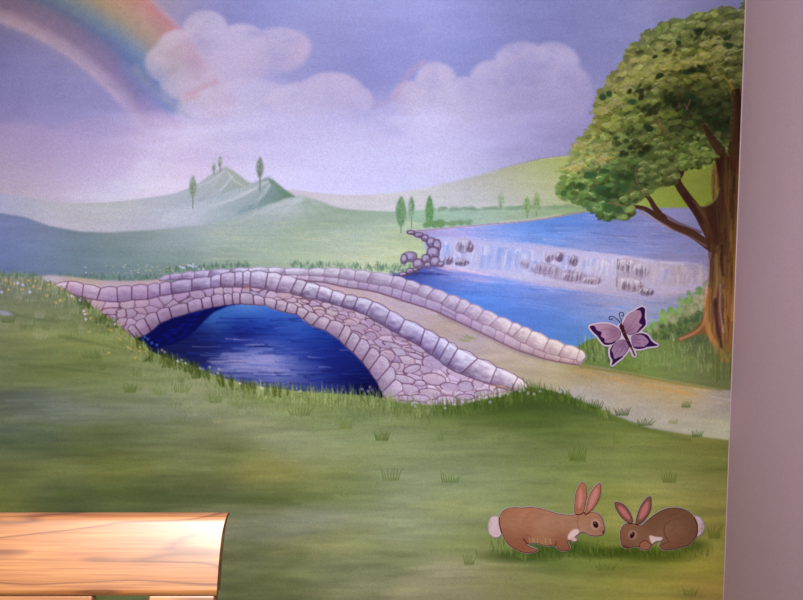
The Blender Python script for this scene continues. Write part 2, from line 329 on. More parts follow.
# ---- river
P_ru = part('river', 0, 'blue painted river above the waterfall')
ru = [(415,231,150,150,206),(440,231,140,146,208),(470,233,120,140,210),(500,232,92,128,206),(530,228,62,110,196),(540,236,84,122,200),(560,224,58,104,190),(580,216,72,108,184),(590,235,76,106,184),(620,225,88,104,170),(620,245,100,110,176),(660,215,108,116,164),(660,235,96,104,162),(690,250,110,112,164),(700,220,112,116,158),(590,248,110,124,186),(700,262,120,112,160)]
C.poly([(404,231),(440,228.5),(480,225),(520,221.5),(550,218),(575,213),(592,211),(640,208),(760,207),(760,290),(690,275),(640,270),(600,262),(560,256),(500,250),(440,246),(418,238)], C.field(ru, 20, 2)*(1+.04*H2[..., None]), .5, P_ru, sm=False)
C.stroke([(408,232),(440,228.8),(480,225.2),(520,221.8),(550,218),(575,213.5),(592,211)], 1.3, c3(128,104,84), .6, .8)
C.stroke([(500,222),(530,219.5),(560,214.5)], 1.5, c3(196,180,150), .5, 1)
for k in range(150):
    x = R.uniform(450, 700); y = R.uniform(214 if x > 580 else 228, 252)
    C.stroke([(x, y), (x+R.uniform(8, 30), y+R.uniform(-.5, 2))], R.uniform(.6, 1.6), jit(R.choice([c3(140,152,206), c3(60,92,168), c3(108,128,190)])), .3, .9, w1=.3)
C.stroke([(592,233),(620,236),(637,237)], 1.2, c3(70,80,130), .5, 1)

P_rl = part('river', 0, 'deep blue painted pool between waterfall and bridge')
rl = [(385,276,44,60,128),(400,278,46,64,144),(420,272,70,84,164),(440,276,72,104,196),(450,268,120,132,204),(480,272,130,142,212),(430,284,58,100,196),(460,288,60,110,208),(500,285,72,116,210),(500,300,58,104,198),(470,300,56,106,202),(530,300,58,96,190),(540,286,108,122,196),(560,298,72,96,176),(560,315,58,94,178),(590,300,110,110,170),(600,320,80,96,166),(620,305,120,118,170),(650,300,134,122,172),(640,315,104,104,156),(540,325,54,90,176),(570,335,56,94,174),(520,320,56,94,186),(680,290,124,116,164),(660,310,104,104,150)]
C.poly([(375,276),(400,274),(420,268),(440,258),(480,262),(530,270),(600,280),(700,280),(712,300),(700,330),(640,350),(580,350),(550,345),(500,325),(440,300),(400,284)], C.field(rl, 18, 1.8)*(1+.045*H2[..., None]), .5, P_rl, sm=False)
for k in range(260):
    x = R.uniform(425, 680); t = (x-425)/255; y = R.uniform(268+24*t, 285+60*t)
    fo = R.random()
    col = R.choice([c3(150,152,206), c3(120,136,204)]) if y < 276+30*t else R.choice([c3(48,84,176), c3(76,112,200), c3(90,110,180)])
    C.stroke([(x, y), (x+R.uniform(8, 36), y+R.uniform(.5, 5))], R.uniform(.6, 2.0), jit(col), .3, 1.1, w1=.3)
for k in range(40):
    x = R.uniform(388, 440); C.stroke([(x, 272+R.uniform(-2, 4)), (x+R.uniform(6, 16), 272+R.uniform(-2, 5))], 1.2, c3(36,46,110), .35, 1, w1=.3)

# ---- waterfall
P_wf = part('waterfall', 0, 'white and lilac painted waterfall spilling over a rock ledge')
wf = [(430,240,140,140,190),(440,255,160,160,206),(460,248,178,174,206),(470,262,176,172,212),(490,262,156,166,216),(510,255,150,164,216),(520,270,178,174,216),(550,262,180,168,202),(560,278,176,160,186),(600,262,172,162,196),(600,284,166,150,180),(640,270,156,144,176),(660,275,166,146,160),(690,278,162,140,150),(640,292,142,132,172),(700,270,140,130,160)]
C.poly([(424,238),(440,236),(480,239),(530,243),(560,248),(600,254.5),(640,260),(680,265),(705,265),(708,282),(690,292),(650,298),(610,294),(570,289),(530,283),(500,277),(470,270),(440,264),(430,258)], C.field(wf, 16, 1.6)*(1+.035*CL2[..., None]), 1.2, P_wf)
for k in range(330):
    x = R.uniform(432, 702); t = (x-432)/270
    yt = 239+27*t; yb = 264+32*t if x < 650 else 292
    y0 = R.uniform(yt, yt+14); L = R.uniform(5, 17); dx = -L*R.uniform(.02, .25) if x > 470 else L*R.uniform(-.1, .2)
    c = R.choice([c3(222,218,238), c3(206,200,226), c3(136,154,206), c3(176,160,184), c3(192,182,206), c3(146,142,190)])
    if x > 620: c = R.choice([c3(182,164,178), c3(176,154,160), c3(140,134,176), c3(170,154,184)])
    C.stroke([(x, y0), (x+dx*.3, y0+L*.4), (x+dx, min(y0+L, yb))], R.uniform(1.2, 3.6), jit(c), .45, 1.6, w1=.8)
for (x, y, w) in [(446,252,5),(487,262,12),(512,258,14),(500,255,10),(566,262,8),(595,258,10),(535,268,6),(640,272,9),(668,276,7)]:
    for k in range(9):
        xx = x+R.uniform(-w, w)*.5; C.stroke([(xx, y-6), (xx-1, y), (xx-3, y+8)], 1.8, jit(c3(120,144,210) if x < 620 else c3(130,130,184)), .35, 1.2, w1=.5)
for k in range(120):
    x = R.uniform(440, 700); t = (x-440)/260; C.dab(x, 265+30*t-(8*max(0, (x-650)/50)**1)+R.uniform(-2.5, 4), R.uniform(4, 12), R.uniform(1, 2.4), .1, jit(c3(188,178,210) if x < 600 else c3(164,150,184)), .35, .9)
for k in range(60):
    x = R.uniform(440, 700); C.dab(x, 239+(x-440)*.1+R.uniform(-1.5, 2), R.uniform(5, 14), R.uniform(1, 2), .08, jit(c3(176,166,206)), .3, .9)

def rock(x, y, rx, ry, light, dark, lab, ang=0, soft=.25, alpha=1.):
    p = part('river_rock', P_wf, lab)
    n = 11; pts = []
    for k in range(n):
        a = k/n*6.283; q = 1+R.uniform(-.13, .13)
        if math.sin(a) > 0: q *= .88
        ex, ey = rx*q*math.copysign(abs(math.cos(a))**.8, math.cos(a)), ry*q*math.copysign(abs(math.sin(a))**.75, math.sin(a))
        pts.append((x+ex*math.cos(ang)-ey*math.sin(ang), y+ex*math.sin(ang)+ey*math.cos(ang)))
    C.poly(pts, c3(*light), .25, p, alpha)
    for k in range(int(rx*2.4)+3):                     # wet dark foot, drawn down with the brush
        u = R.uniform(-.85, .85); xx = x+u*rx*math.cos(ang); yy = y+u*rx*math.sin(ang)+ry*.75*math.sqrt(max(0, 1-u*u))
        C.stroke([(xx+.6, yy-ry*R.uniform(.5, 1.2)), (xx, yy)], R.uniform(.9, 1.9), jit(c3(*dark)*R.uniform(.75, 1), .05), .55*alpha, .9, w1=.5)
    for k in range(int(rx)+2):
        u = R.uniform(-.8, .6); xx = x+u*rx*math.cos(ang); yy = y+u*rx*math.sin(ang)-ry*.75*math.sqrt(max(0, 1-u*u))
        C.stroke([(xx, yy), (xx-1.2, yy+ry*R.uniform(.4, .9))], R.uniform(.8, 1.6), jit(c3(204,192,212), .04), .5*alpha, .9, w1=.4)
    for _ in range(2):
        C.stroke([(x+rx*math.cos(a)*.95, y+ry*math.sin(a)*.9) for a in np.linspace(R.uniform(-.4, .3), R.uniform(1.4, 2.8), 8)], .9, c3(80,56,80), .22*alpha, .9)

C.poly([(530,270),(538,264),(552,264),(562,269),(576,272),(598,277),(602,283),(582,284),(562,281),(545,276)], c3(128,108,134), 1.2, None, .55)
C.poly([(617,268),(624,261),(640,263),(649,269),(648,276),(641,282),(648,290),(638,291),(622,288),(617,280)], c3(128,108,130), 2.2, None, .6)
# ledge rocks seen through the water
rock(463,246,9,7.5,(168,156,180),(120,106,132),'brown painted rock high in the left of the waterfall')
rock(470,248,3.2,4.6,(112,90,112),(92,74,98),'dark painted rock beside the falling water',.5)
rock(447.5,260.5,5.6,4.6,(138,126,154),(100,86,112),'round painted rock left of two at the waterfall foot')
rock(461.5,262.5,7.5,3.8,(142,128,152),(92,76,100),'flat painted rock right of two at the waterfall foot')
rock(524,264,5,5,(164,150,176),(140,120,144),'faint painted rock in the middle of the fall',.5,.6,.7)
rock(549,258,4.5,4.6,(158,142,164),(120,98,122),'small painted rock under the crest')
rock(559,257.5,4,4.8,(112,90,112),(100,80,104),'dark painted rock under the crest',.4)
rock(573,261,5,5.6,(138,118,142),(104,84,112),'dark leaning painted rock right of the crest pair',.5)
rock(546,269,15,5.2,(168,150,176),(128,106,134),'long painted ledge stone in the waterfall',.18)
rock(571,277,11,4.2,(164,144,168),(112,90,112),'long painted ledge stone right of the longest one',.1)
rock(591,281,9.5,3.8,(160,140,162),(108,84,104),'end painted ledge stone before the gap in the fall',.05)
rock(627,266,12,7.6,(158,140,158),(100,80,104),'large humped painted rock right side of the fall',.05)
rock(641,270,8,8,(156,140,160),(98,78,104),'humped painted rock touching the large one')
rock(629,285,15.5,7.6,(160,142,160),(104,82,104),'broad painted rock at the right foot of the fall',.12)
rock(646,292,8,3.6,(128,110,134),(90,72,98),'low dark painted rock at the right foot of the fall',.15)
for k in range(70):
    x = R.uniform(535, 600); t = (x-535)/65; C.stroke([(x, 264+12*t), (x-1, 270+12*t), (x-2, 275+12*t)], 1., jit(R.choice([c3(104,84,108), c3(184,170,196), c3(184,170,196)])), .5, .9, w1=.3)
for k in range(40):
    x = R.uniform(612, 650); C.stroke([(x, 262), (x-2, 270), (x-2, R.uniform(278, 294))], 1., jit(c3(178,164,186)), .3, 1., w1=.3)

# bank rocks on the left
P_br = part('rocky_bank', 0, 'heap of grey violet painted rocks beside the waterfall')
C.stroke([(408,232),(416,235),(426,240),(430,250),(428,258),(418,262)], 3, c3(112,84,84), .8, 1.5, P_br)
for (x, y, rx, ry) in [(411,232.5,3.5,2),(419,235,4,2.4),(425,238,3.5,3),(431,242,4,4.5),(437,246,4,6),(433,253,6,6),(409,257,7.5,5),(404,259,3,5),(418,264,5,5),(426,259,4,4.5),(428,265,3.5,3),(435,262,5,5),(441,264,3,2.6),(410,271,4,2.6),(403,274,4,2),(416,270,3,2)]:
    p = part('bank_rock', P_br)
    n = 9; pts = [(x+rx*R.uniform(.9, 1.15)*math.copysign(abs(math.cos(k/n*6.283))**.8, math.cos(k/n*6.283)), y+ry*R.uniform(.9, 1.12)*math.copysign(abs(math.sin(k/n*6.283))**.8, math.sin(k/n*6.283))) for k in range(n)]
    C.poly(pts, jit(c3(124,108,134)), .2, p)
    C.dab(x-rx*.1, y-ry*.25, rx*.72, ry*.6, -.2, jit(c3(190,178,198)), .8, .7)
    for q in range(3): C.stroke([(x+R.uniform(-.5, .5)*rx, y+ry*R.uniform(0, .7)), (x+R.uniform(-.6, .6)*rx, y+ry*R.uniform(.3, .8))], 1.2, jit(c3(82,62,82)), .5, .8, w1=.4)
    C.stroke(smooth(pts, 4, True)+[pts[0]], R.uniform(.7, 1.1), c3(70,44,62), .75, .7, sm=False)
C.stroke([(394,279),(402,276.5),(412,273),(418,269)], 1.5, c3(84,56,64), .6, 1)

# ---- footpath
P_pa = part('footpath', 0, 'sandy painted footpath running over the bridge')
pa = [(50,278,178,164,160),(80,279,184,160,110),(110,283,182,160,152),(150,282,178,152,140),(300,278,170,150,160),(350,290,182,156,140),(390,302,180,160,150),(420,312,174,156,146),(450,325,166,146,112),(470,340,168,150,130),(500,350,174,152,108),(530,365,172,152,100),(560,372,176,154,96),(600,378,178,142,92),(620,395,176,156,128),(640,382,178,140,90),(650,410,164,150,132),(680,395,170,138,86),(690,410,160,142,124),(690,425,166,156,136),(720,405,140,126,116),(715,430,158,152,124),(640,372,140,120,60),(590,366,140,120,50),(590,395,176,162,140)]
PF = C.field(pa, 16, 1.6)*(1+.04*H2[..., None]+.02*H1[..., None])
C.poly([(30,277.5),(50,275),(75,277),(100,280),(130,281),(165,279),(165,285),(117,288),(100,289),(84,285),(70,282),(54,286)], PF, .5, P_pa, sm=False)
C.poly([(275,276),(310,277),(330,283),(360,288),(395,296),(420,304),(440,310),(463,322),(480,331),(515,347),(545,356),(578,363),(600,367),(640,374),(670,380),(700,384),(760,390),(760,446),(680,434),(650,428),(625,419),(600,409),(570,396),(545,391),(525,388),(500,375),(470,360),(420,335),(380,312),(340,296),(300,284)], PF, .6, P_pa, sm=False)
for k in range(240):
    t = R.random(); s2 = R.random()
    top = np.array([320+400*t, 283+118*t-16*t*t*1.0]); bot = np.array([330+390*t, 296+140*t])
    p = top*(1-s2)+bot*s2
    L = R.uniform(6, 26); c = R.choice([c3(196,150,84), c3(188,170,160), c3(150,132,104), c3(190,172,140), c3(196,160,100)])
    C.stroke([tuple(p), (p[0]+L, p[1]+L*(.5-.25*t))], R.uniform(.6, 1.8), jit(c), .22, 1.2, w1=.3)
for k in range(24):
    x = R.uniform(560, 690); C.stroke([(x, 371+(x-580)*.2), (x+R.uniform(10, 24), 374+(x-570)*.21)], 1.6, jit(c3(192,134,64)), .35, 1.4, w1=.4)
C.stroke([(580,366),(640,376),(680,384),(722,390)], 2.4, c3(110,104,44), .6, 2)
for (x, y) in [(470,337),(464,335),(462,339)]:
    for k in range(6): C.stroke([(x+R.uniform(-4, 6), y+R.uniform(-1, 2)), (x+R.uniform(-3, 8), y+R.uniform(0, 3))], 1, c3(132,140,72), .7, .8)
# shadow along the foot of the far parapet is painted there too
C.stroke([(440,314),(463,325),(490,338),(520,352),(545,359)], 4, c3(118,92,84), .5, 4)

# ---- right bank and foreground grass
P_rb = part('grassy_bank', 0, 'painted green bank and bushes at the foot of the big tree')
rb = [(590,345,92,122,60),(600,355,84,112,56),(620,350,76,108,54),(640,335,62,92,46),(660,320,64,92,48),(680,310,78,104,56),(640,355,86,116,58),(670,350,72,104,42),(700,340,58,84,44),(720,350,70,90,44),(660,365,92,120,64),(690,370,88,110,60),(720,375,80,96,54),(700,300,88,110,60),(700,290,100,110,84),(640,370,86,110,48)]
C.poly([(575,348),(588,340),(600,337),(610,339),(620,334),(630,336),(642,330),(650,332),(656,322),(664,324),(670,312),(678,316),(683,303),(690,306),(694,293),(700,296),(704,283),(712,280),(760,270),(760,394),(720,389),(690,384),(660,379),(640,375),(610,369),(580,364),(588,356)], C.field(rb, 15, 1.5)*(1+.05*H2[..., None]), 1.2, P_rb, sm=False)
for k in range(1200):
    x = R.uniform(636, 714); top = 332-(x-640)*.72+4*math.sin(x*.7)+3*math.sin(x*.31)
    top = max(top, 281); y = R.uniform(top, 338)
    u = (y-top)/max(1, 338-top)
    col = R.choice([c3(96,124,70), c3(84,112,60), c3(112,132,84)]) if u < .45 else R.choice([c3(40,66,34), c3(58,86,40), c3(76,108,50)])
    C.dab(x, y, R.uniform(1, 2.4), R.uniform(1.2, 3.2), R.uniform(-.5, .5), jit(col, .05), .55, .7)
for k in range(420):
    x = R.uniform(582, 720); y = R.uniform(338, 372)
    if y > 362+(x-585)*.17: continue
    C.stroke([(x, y), (x+R.uniform(-2, 2), y-R.uniform(3, 9))], 1.2, jit(R.choice([c3(62,92,42), c3(100,130,66), c3(116,142,88), c3(84,118,48)]), .05), .5, .9, w1=.3)
for k in range(90):
    x = R.uniform(578, 622); y = 344+R.uniform(0, 14)
    C.stroke([(x, y+4), (x+R.uniform(-2, 2), y-R.uniform(3, 9))], 1.3, jit(R.choice([c3(46,76,38), c3(70,100,48), c3(120,146,96)]), .05), .6, .8, w1=.3)
C.dab(694,338,13,5,.0, c3(44,66,36), .5, .9)

P_gr = part('grass', 0, 'soft painted grass slope filling the foreground of the mural')
gr = [(-80,300,60,72,44),(0,290,84,98,56),(0,310,88,100,52),(0,340,84,94,46),(30,300,96,110,60),(30,330,94,106,52),(60,320,96,110,58),(80,340,94,108,52),(10,365,78,92,48),(60,365,88,102,50),(110,360,100,112,62),(150,375,104,118,74),(100,390,94,108,62),
 (0,410,66,78,56),(40,410,76,88,72),(90,405,90,102,84),(150,408,100,112,84),(200,400,106,118,78),(-60,420,50,62,48),(0,435,62,74,58),(40,440,66,80,56),(100,440,76,88,54),(150,435,84,96,64),(200,440,92,104,64),(0,465,66,76,48),(60,470,78,88,52),(120,465,84,92,46),(180,455,88,100,60),(230,460,96,108,60),(60,498,54,64,42),(140,495,62,74,44),(200,495,72,82,48),(0,500,68,76,44),(240,500,80,94,58),
 (230,520,100,110,84),(240,560,84,94,66),(240,590,76,86,60),(270,420,112,124,84),(300,440,112,126,90),(310,455,116,126,84),(270,470,112,118,58),(290,495,84,98,52),(330,480,110,120,66),(360,492,92,106,62),(300,520,106,114,92),(340,540,106,112,70),(300,560,94,102,66),(280,590,76,86,52),(340,585,96,102,68),
 (330,415,104,122,72),(360,420,108,126,80),(400,425,112,126,84),(450,425,104,120,68),(420,412,88,106,44),(480,412,74,94,34),(520,400,60,84,30),(560,405,60,84,36),(540,420,76,98,44),(590,425,92,110,60),(400,450,118,128,82),(450,455,110,124,76),(500,445,108,122,72),(540,460,104,122,70),
 (400,480,114,126,84),(450,480,110,122,78),(400,505,112,120,84),(450,510,118,126,72),(420,530,108,118,80),(470,540,108,120,62),(400,560,96,104,64),(450,575,124,128,88),(500,570,120,126,72),(520,590,112,120,68),(450,595,118,122,80),
 (500,490,116,130,80),(560,485,114,128,76),(620,450,112,124,78),(620,480,116,128,80),(660,445,110,120,70),(690,460,108,120,74),(720,460,96,106,58),(680,490,118,126,84),(715,500,116,122,74),(650,505,124,130,80),(610,500,120,130,72),(540,510,118,130,78),(560,560,88,110,50),(600,560,96,112,52),(650,560,90,108,50),(600,580,112,122,62),(650,585,112,120,62),(700,570,110,116,60),(710,540,112,120,70),(720,590,110,108,66),(550,585,110,120,62),
 (640,435,100,112,60),(700,440,104,112,58),(580,412,84,104,56),(300,400,100,120,60),(250,392,92,112,60),(300,660,76,80,50),(0,640,50,56,34),(650,660,90,96,50)]
GF = C.field(gr, 24, 2.4)*(1+.07*H1[..., None]+.03*H3[..., None]+.035*H2[..., None])+(.02*C.noise(70, 6, 2))[..., None]*c3(200,200,80)
top_grass = [(-130,277),(0,276.5),(35,277),(48,282),(58,287),(70,294),(85,302),(98,311),(112,320),(124,331),(134,338),(143,342),(150,351),(165,357),(183,362),(200,369),(225,379),(250,385),(280,389),(310,392),(345,394),(372,396),(400,402),(430,405),(460,405),(480,400),(500,396),(515,391),(530,387),(545,389),(565,394),(582,401),(600,409),(625,419),(650,428),(680,433),(705,437),(760,444)]
def gtop(x):
    return float(np.interp(x, [p[0] for p in top_grass], [p[1] for p in top_grass]))

# ---- bridge (painted before the grass that overlaps its foot)
P_wb = part('river', 0, 'dark blue painted water seen under the bridge arch')
wb = [(245,306,76,124,206),(230,312,40,86,178),(260,312,50,100,190),(245,322,14,40,140),(270,322,18,48,150),(190,340,6,14,74),(215,318,44,88,170),(280,320,52,96,186),(200,330,24,44,120),(240,330,16,36,118),(270,332,20,44,134),(300,328,38,80,172),(320,334,24,58,150),(230,345,22,36,120),(250,340,18,32,120),(290,342,24,50,150),(200,350,22,28,96),(180,352,18,24,86),(260,350,100,116,190),(280,345,60,84,170),(270,362,116,124,190),(240,362,96,104,172),(300,355,40,60,146),(320,350,22,40,130),(290,372,96,108,176),(250,376,80,90,160),(310,378,52,66,150),(345,360,16,32,116),(340,375,18,30,112),(360,380,8,14,78),(330,388,36,46,112),(370,390,8,10,60),(300,388,60,68,130),(350,345,16,40,130)]
C.poly([(138,345),(165,318),(205,304),(250,300),(290,310),(330,328),(360,352),(392,388),(396,405),(150,405)], C.field(wb, 12, 1.7), 0, P_wb, sm=False)
for k in range(60):
    x = 258+R.gauss(0, 17); y = 361+R.gauss(0, 7.5); L = R.uniform(12, 36)
    C.stroke([(x-L/2, y), (x+L/2, y+R.uniform(-1, 1))], R.uniform(1.2, 3), jit(c3(140,142,206)), .4, 1.4, w1=.5)
for k in range(330):
    x = R.uniform(170, 375); y = R.uniform(318, 392)
    near = math.exp(-(((x-262)/45)**2+((y-362)/16)**2))
    c = R.choice([c3(126,138,204), c3(140,140,200), c3(70,96,180)]) if R.random() < near*1.1 else R.choice([c3(8,16,84), c3(30,62,156), c3(14,30,112), c3(20,44,136)])
    L = R.uniform(8, 34); C.stroke([(x-L/2, y), (x, y+R.uniform(-.8, .8)), (x+L/2, y+R.uniform(-.8, .8))], R.uniform(.8, 2.4), jit(c), .42, 1., w1=.3)
P_so = part('arch_vault', 0, 'dark navy painted underside of the arch with faint blue stones')
C.poly([(134,338),(145,325),(160,310),(190,300),(240,298),(243,303.5),(228,306),(214,312),(205,320),(197,329),(188,337),(176,343),(158,348),(146,346)], c3(10,12,66), .6, P_so, sm=False)
for (x, y) in [(172,344),(180,339),(186,333),(180,331),(174,336),(168,341),(184,327),(190,327),(194,322),(189,322),(199,317),(195,316),(203,312),(178,333),(171,333),(165,338),(184,337),(160,344)]:
    C.dab(x+R.uniform(-1, 1), y-3+R.uniform(-1, 1), R.uniform(2.6, 3.8), 1.3, -.15, jit(c3(18,28,112)), .5, .7)

P_bg = part('stone_bridge', 0, 'curved painted stone bridge with low walls either side of the footpath')
LINE = c3(100,66,84)
# far parapet
far = [((159,279),(160,281)),((170,274.8),(170,280)),((182,273.6),(182,279)),((195,272),(194,278.5)),((210,271),(208,277)),((231,269.5),(228,275)),((249,268.3),(248,273)),((268,268),(270,273)),((285,268.8),(286,274.5)),((309,269.5),(309,275.5)),((325,269),(323,276.5)),((341,269),(338,278)),((356,270.5),(354,280.5)),((372,272.5),(366,283)),((394,276),(390,286.5)),((407,280),(403,290.5)),((421,285),(416,294.5)),((434,289),(426,298)),((449,295),(441,303.5)),((461,299),(454,311)),((471,304),(463,314)),((484,310),(476,321)),((499,317),(489,326)),((513,323),(507,334)),((522,327),(512,337.5)),((532,331),(525,344)),((549,339),(543,352)),((565,345),(558,356)),((580,349.5),(576,360)),((586,356),(579,364.5))]
foot = [(262,274),(286,278),(310,281),(325,282.5),(345,287),(372,291),(392,297),(407,302),(420,306),(435,311),(450,318),(463,324),(480,332),(500,342),(515,349),(527,353),(545,359),(562,362.5),(579,365)]
def yfoot(x): return float(np.interp(x, [p[0] for p in foot], [p[1] for p in foot]))
C.poly([f[0] for f in far]+[(579,366)]+foot[::-1]+[(240,275),(160,281)], c3(150,128,152), .3, P_bg, sm=False)
capb = [f[1] for f in far]
def ycap(x): return float(np.interp(x, [p[0] for p in capb], [p[1] for p in capb]))
x = 286
while x < 574:
    w = R.uniform(9, 16); x2 = min(x+w, 577)
    warm = np.clip((x-380)/180, 0, 1)
    ya, yb2 = ycap(x), ycap(x2); yc, yd = yfoot(x-2), yfoot(x2-2)
    li = c3(184,166,192)*(1-warm)+c3(182,152,160)*warm; dk = c3(146,122,154)*(1-warm)+c3(140,112,124)*warm
    quad_stone(C, (x, ya), (x2, yb2), (x-2, yc), (x2-2, yd), li, dk, LINE, P_bg, .8, .25, 1, .6)
    if yc-ya > 9 and R.random() < .4: C.stroke([(x-1, (ya+yc)/2), (x2-1, (yb2+yd)/2)], .8, LINE, .6, .7)
    x = x2
for i in range(len(far)-1):
    a, c = far[i]; b, d = far[i+1]
    warm = min(1, max(0, (a[0]-300)/260))
    li = c3(204,194,214)*(1-warm)+c3(220,200,202)*warm; dk = c3(132,112,142)*(1-warm)+c3(150,124,136)*warm
    bump = 1.3
    p = part('coping_stone', P_bg)
    m = ((a[0]+b[0])/2, (a[1]+b[1])/2-bump)
    quad_stone(C, (a[0], a[1]-.4), (b[0], b[1]-.4), c, d, li, dk, LINE, p, .95, .2, 1, .62)
    C.poly([a, m, b, (m[0], m[1]+2.5)], li, .3, p, sm=False)
    C.stroke([(a[0]+1, a[1]), m, (b[0]-1, b[1])], .7, c3(122,96,120), .45, .7)
C.stroke(foot, 1.4, c3(96,62,66), .7, 1)

# near face
near = [((53,285),(56,288)),((69,281),(65,291.5)),((84,284),(82,297)),((101,288),(97,300)),((117,287),(118,302)),((132,286),(132,300)),((148,285),(148,299)),((160,283.5),(160,296)),((171,282),(172,294)),((192,279),(192,291)),((211,277),(211,288)),((221,274),(221,287)),((235,272.5),(235,287)),((243,272),(243,287)),((251,271.5),(250,287)),((268,272.5),(265,289)),((282,275),(276,291.5)),((297,279),(290,293)),((307,282),(300,296)),((320,285.5),(316,299.5)),((333,290),(329,303)),((346,294.5),(341,306.5)),((358,297),(353,310)),((373,301),(366,315)),((390,310),(384,326)),((405,319),(398,334)),((425,328.5),(420,346)),((440,337),(432,355)),((449,342),(439,360)),((458,348),(447,367)),((478,358),(461,374)),((497,367),(490,384)),((518,376.5),(511,391)),((528,386),(522,394))]
ring = [((127,329),(136,338)),((134,324),(143,336)),((144,317),(151,331)),((156,311),(160,323)),((169,306.5),(172,318)),((187,302),(189,313)),((201,298),(203,309)),((211,295.5),(213,307)),((223,294),(225,305)),((232,293.5),(233,304)),((240,293),(240,303.5)),((253,294.5),(254,304.5)),((264,297),(265,305)),((277,300),(275,309)),((288,302.5),(285,312)),((298,306.5),(296,314)),((309,311),(303,319)),((320,316.5),(312,325.5)),((331,320),(325,330)),((345,325),(338,338)),((352,331),(345,345)),((361,337.5),(353,352)),((371,346),(362,361)),((381,354),(369,370)),((391,365),(377,381)),((396,378),(382,392)),((404,389),(387,400))]
inner = [(r[1][0], r[1][1]+R.uniform(-.3, .5)) for r in ring]
face = [n[1] for n in near]
polyf = [(n[0][0], n[0][1]+2) for n in near]+[(528,396),(500,402),(470,410),(400,410),(388,400)]+inner[::-1]+[(120,335),(100,320),(56,290)]
fpoly = C.mask(smooth(inner, 1)[:0]+polyf, .2)
sl, m = fpoly
C.comp(sl, m, c3(152,124,148), P_bg)
# irregular rubble: sheared voronoi cells
seeds = []
def add_seed(x, y, w=1.): seeds.append((x, y, w))
for (x, y) in [(98,304),(111,305),(128,304),(142,304),(155,303),(167,300),(172,303),(182,298),(186,301),(112,311),(121,314),(131,313),(143,310),(150,309),(131,323),(122,321),(141,317),(113,317),(199,294),(209,291),(219,291),(228,291),(238,291),(246,292),(256,290),(254,293),(262,294),(271,296),(285,296),(276,300)]: add_seed(x, y)
R2 = random.Random(5)
for gy in np.arange(292, 408, 6.2):
    for k, gx in enumerate(np.arange(284, 520, 12.5)):
        add_seed(gx+R2.uniform(-4, 4)+((gy//6.2) % 2)*6, gy+(gx-400)*.16+R2.uniform(-2, 2))
for (x, y) in [(435,364),(466,365),(433,379),(452,384),(468,380),(482,386),(496,390),(373,333),(360,338),(374,349),(386,352),(385,362),(397,366),(412,370),(438,372),(455,376)]:
    seeds[:] = [q for q in seeds if abs(q[0]-x) > 8 or abs(q[1]-y) > 4.5]; add_seed(x, y)
bx0, bx1, by0, by1 = 90, 530, 284, 412
ix0, ix1 = int((bx0-C.x0)*C.S), int((bx1-C.x0)*C.S); iy0, iy1 = int((by0-C.y0)*C.S), int((by1-C.y0)*C.S)
sv = (slice(iy0, iy1), slice(ix0, ix1)); X = C.X[sv]+1.3*NZ[sv]; Y = C.Y[sv]+.8*CL2[sv]
d1 = np.full(X.shape, 1e9); d2 = d1.copy(); idx = np.zeros(X.shape, int)
for i, (x, y, w) in enumerate(seeds):
    sl_ = 0 if x < 280 else .28
    kx = .62 if x > 280 else .8
    dx = X-x; dy = (Y-y)-sl_*dx*.9
    d = np.hypot(dx*kx, dy*1.25)
    up = d < d1; d2 = np.where(up, d1, np.minimum(d2, d)); idx = np.where(up, i, idx); d1 = np.where(up, d, d1)
gap = d2-d1
cols = np.array([jit(R.choice([c3(178,154,172), c3(170,142,164), c3(186,160,172), c3(160,136,160), c3(176,146,160)]), .05) for _ in seeds], np.float32)
# lilac on the left, rosy on the right
sy = np.array([q[1] for q in seeds]); below = Y-sy[idx]
shade = np.clip(1.03-.016*below+.02*NZ[sv], .8, 1.15)[..., None]
col = cols[idx]*shade
ln = np.clip(1-(gap-.2)/1.5, 0, 1)[..., None]*np.clip(.72+.35*CL[sv][..., None], .25, .95)
col = col*(1-ln)+np.asarray(c3(92,56,72))*ln
full = np.zeros(C.X.shape, np.float32); full[sl] = m
am = full[sv]
tmp = C.rgb[sv]; C.rgb[sv] = tmp*(1-am[..., None])+col*am[..., None]
EL = [(371,336,6,4.5,.3),(355,334,7,3,.25),(392,345,10,2.4,.3),(410,350,6,2,.3),(416,356,8,2.6,.35),(374,349,6,4.6,.1),(387,356,8,6.5,.1),(398,331,5,2,.3),(401,339,7,2.4,.3),(412,369,9,4,-.3),(404,379,12,4,.25),(409,388,10,4,.2),(395,366,5,4,0),(385,362,5,3.6,.1),(433,363,11,8,.25),(458,374,12,4,.35),(350,322,7,3,.2),(345,328,5,3,.2),(320,312,6,2.4,.2),(333,309,5,1.8,.2),(342,317,5,2.4,.3),(362,327,6,3,.3),(376,328,5,3,.3),(285,295,8,4,.1),(256,289,5,2.4,.1),(305,301,5,2,.25),(332,323,4,2,.2),(352,315,4,3,.3),(434,379,12,6,.15),(450,387,10,4.5,.15),(466,386,8,5,.1),(478,383,6,5,-.2),(430,392,11,3.6,.1),(446,399,10,3.4,0),(420,398,10,3.4,.1),(465,397,9,3,0),(483,393,9,3,-.1),(500,390,6,2.6,0),(406,398,8,3,.1),(370,321,5,2.2,.4),(420,383,6,3,.1)]
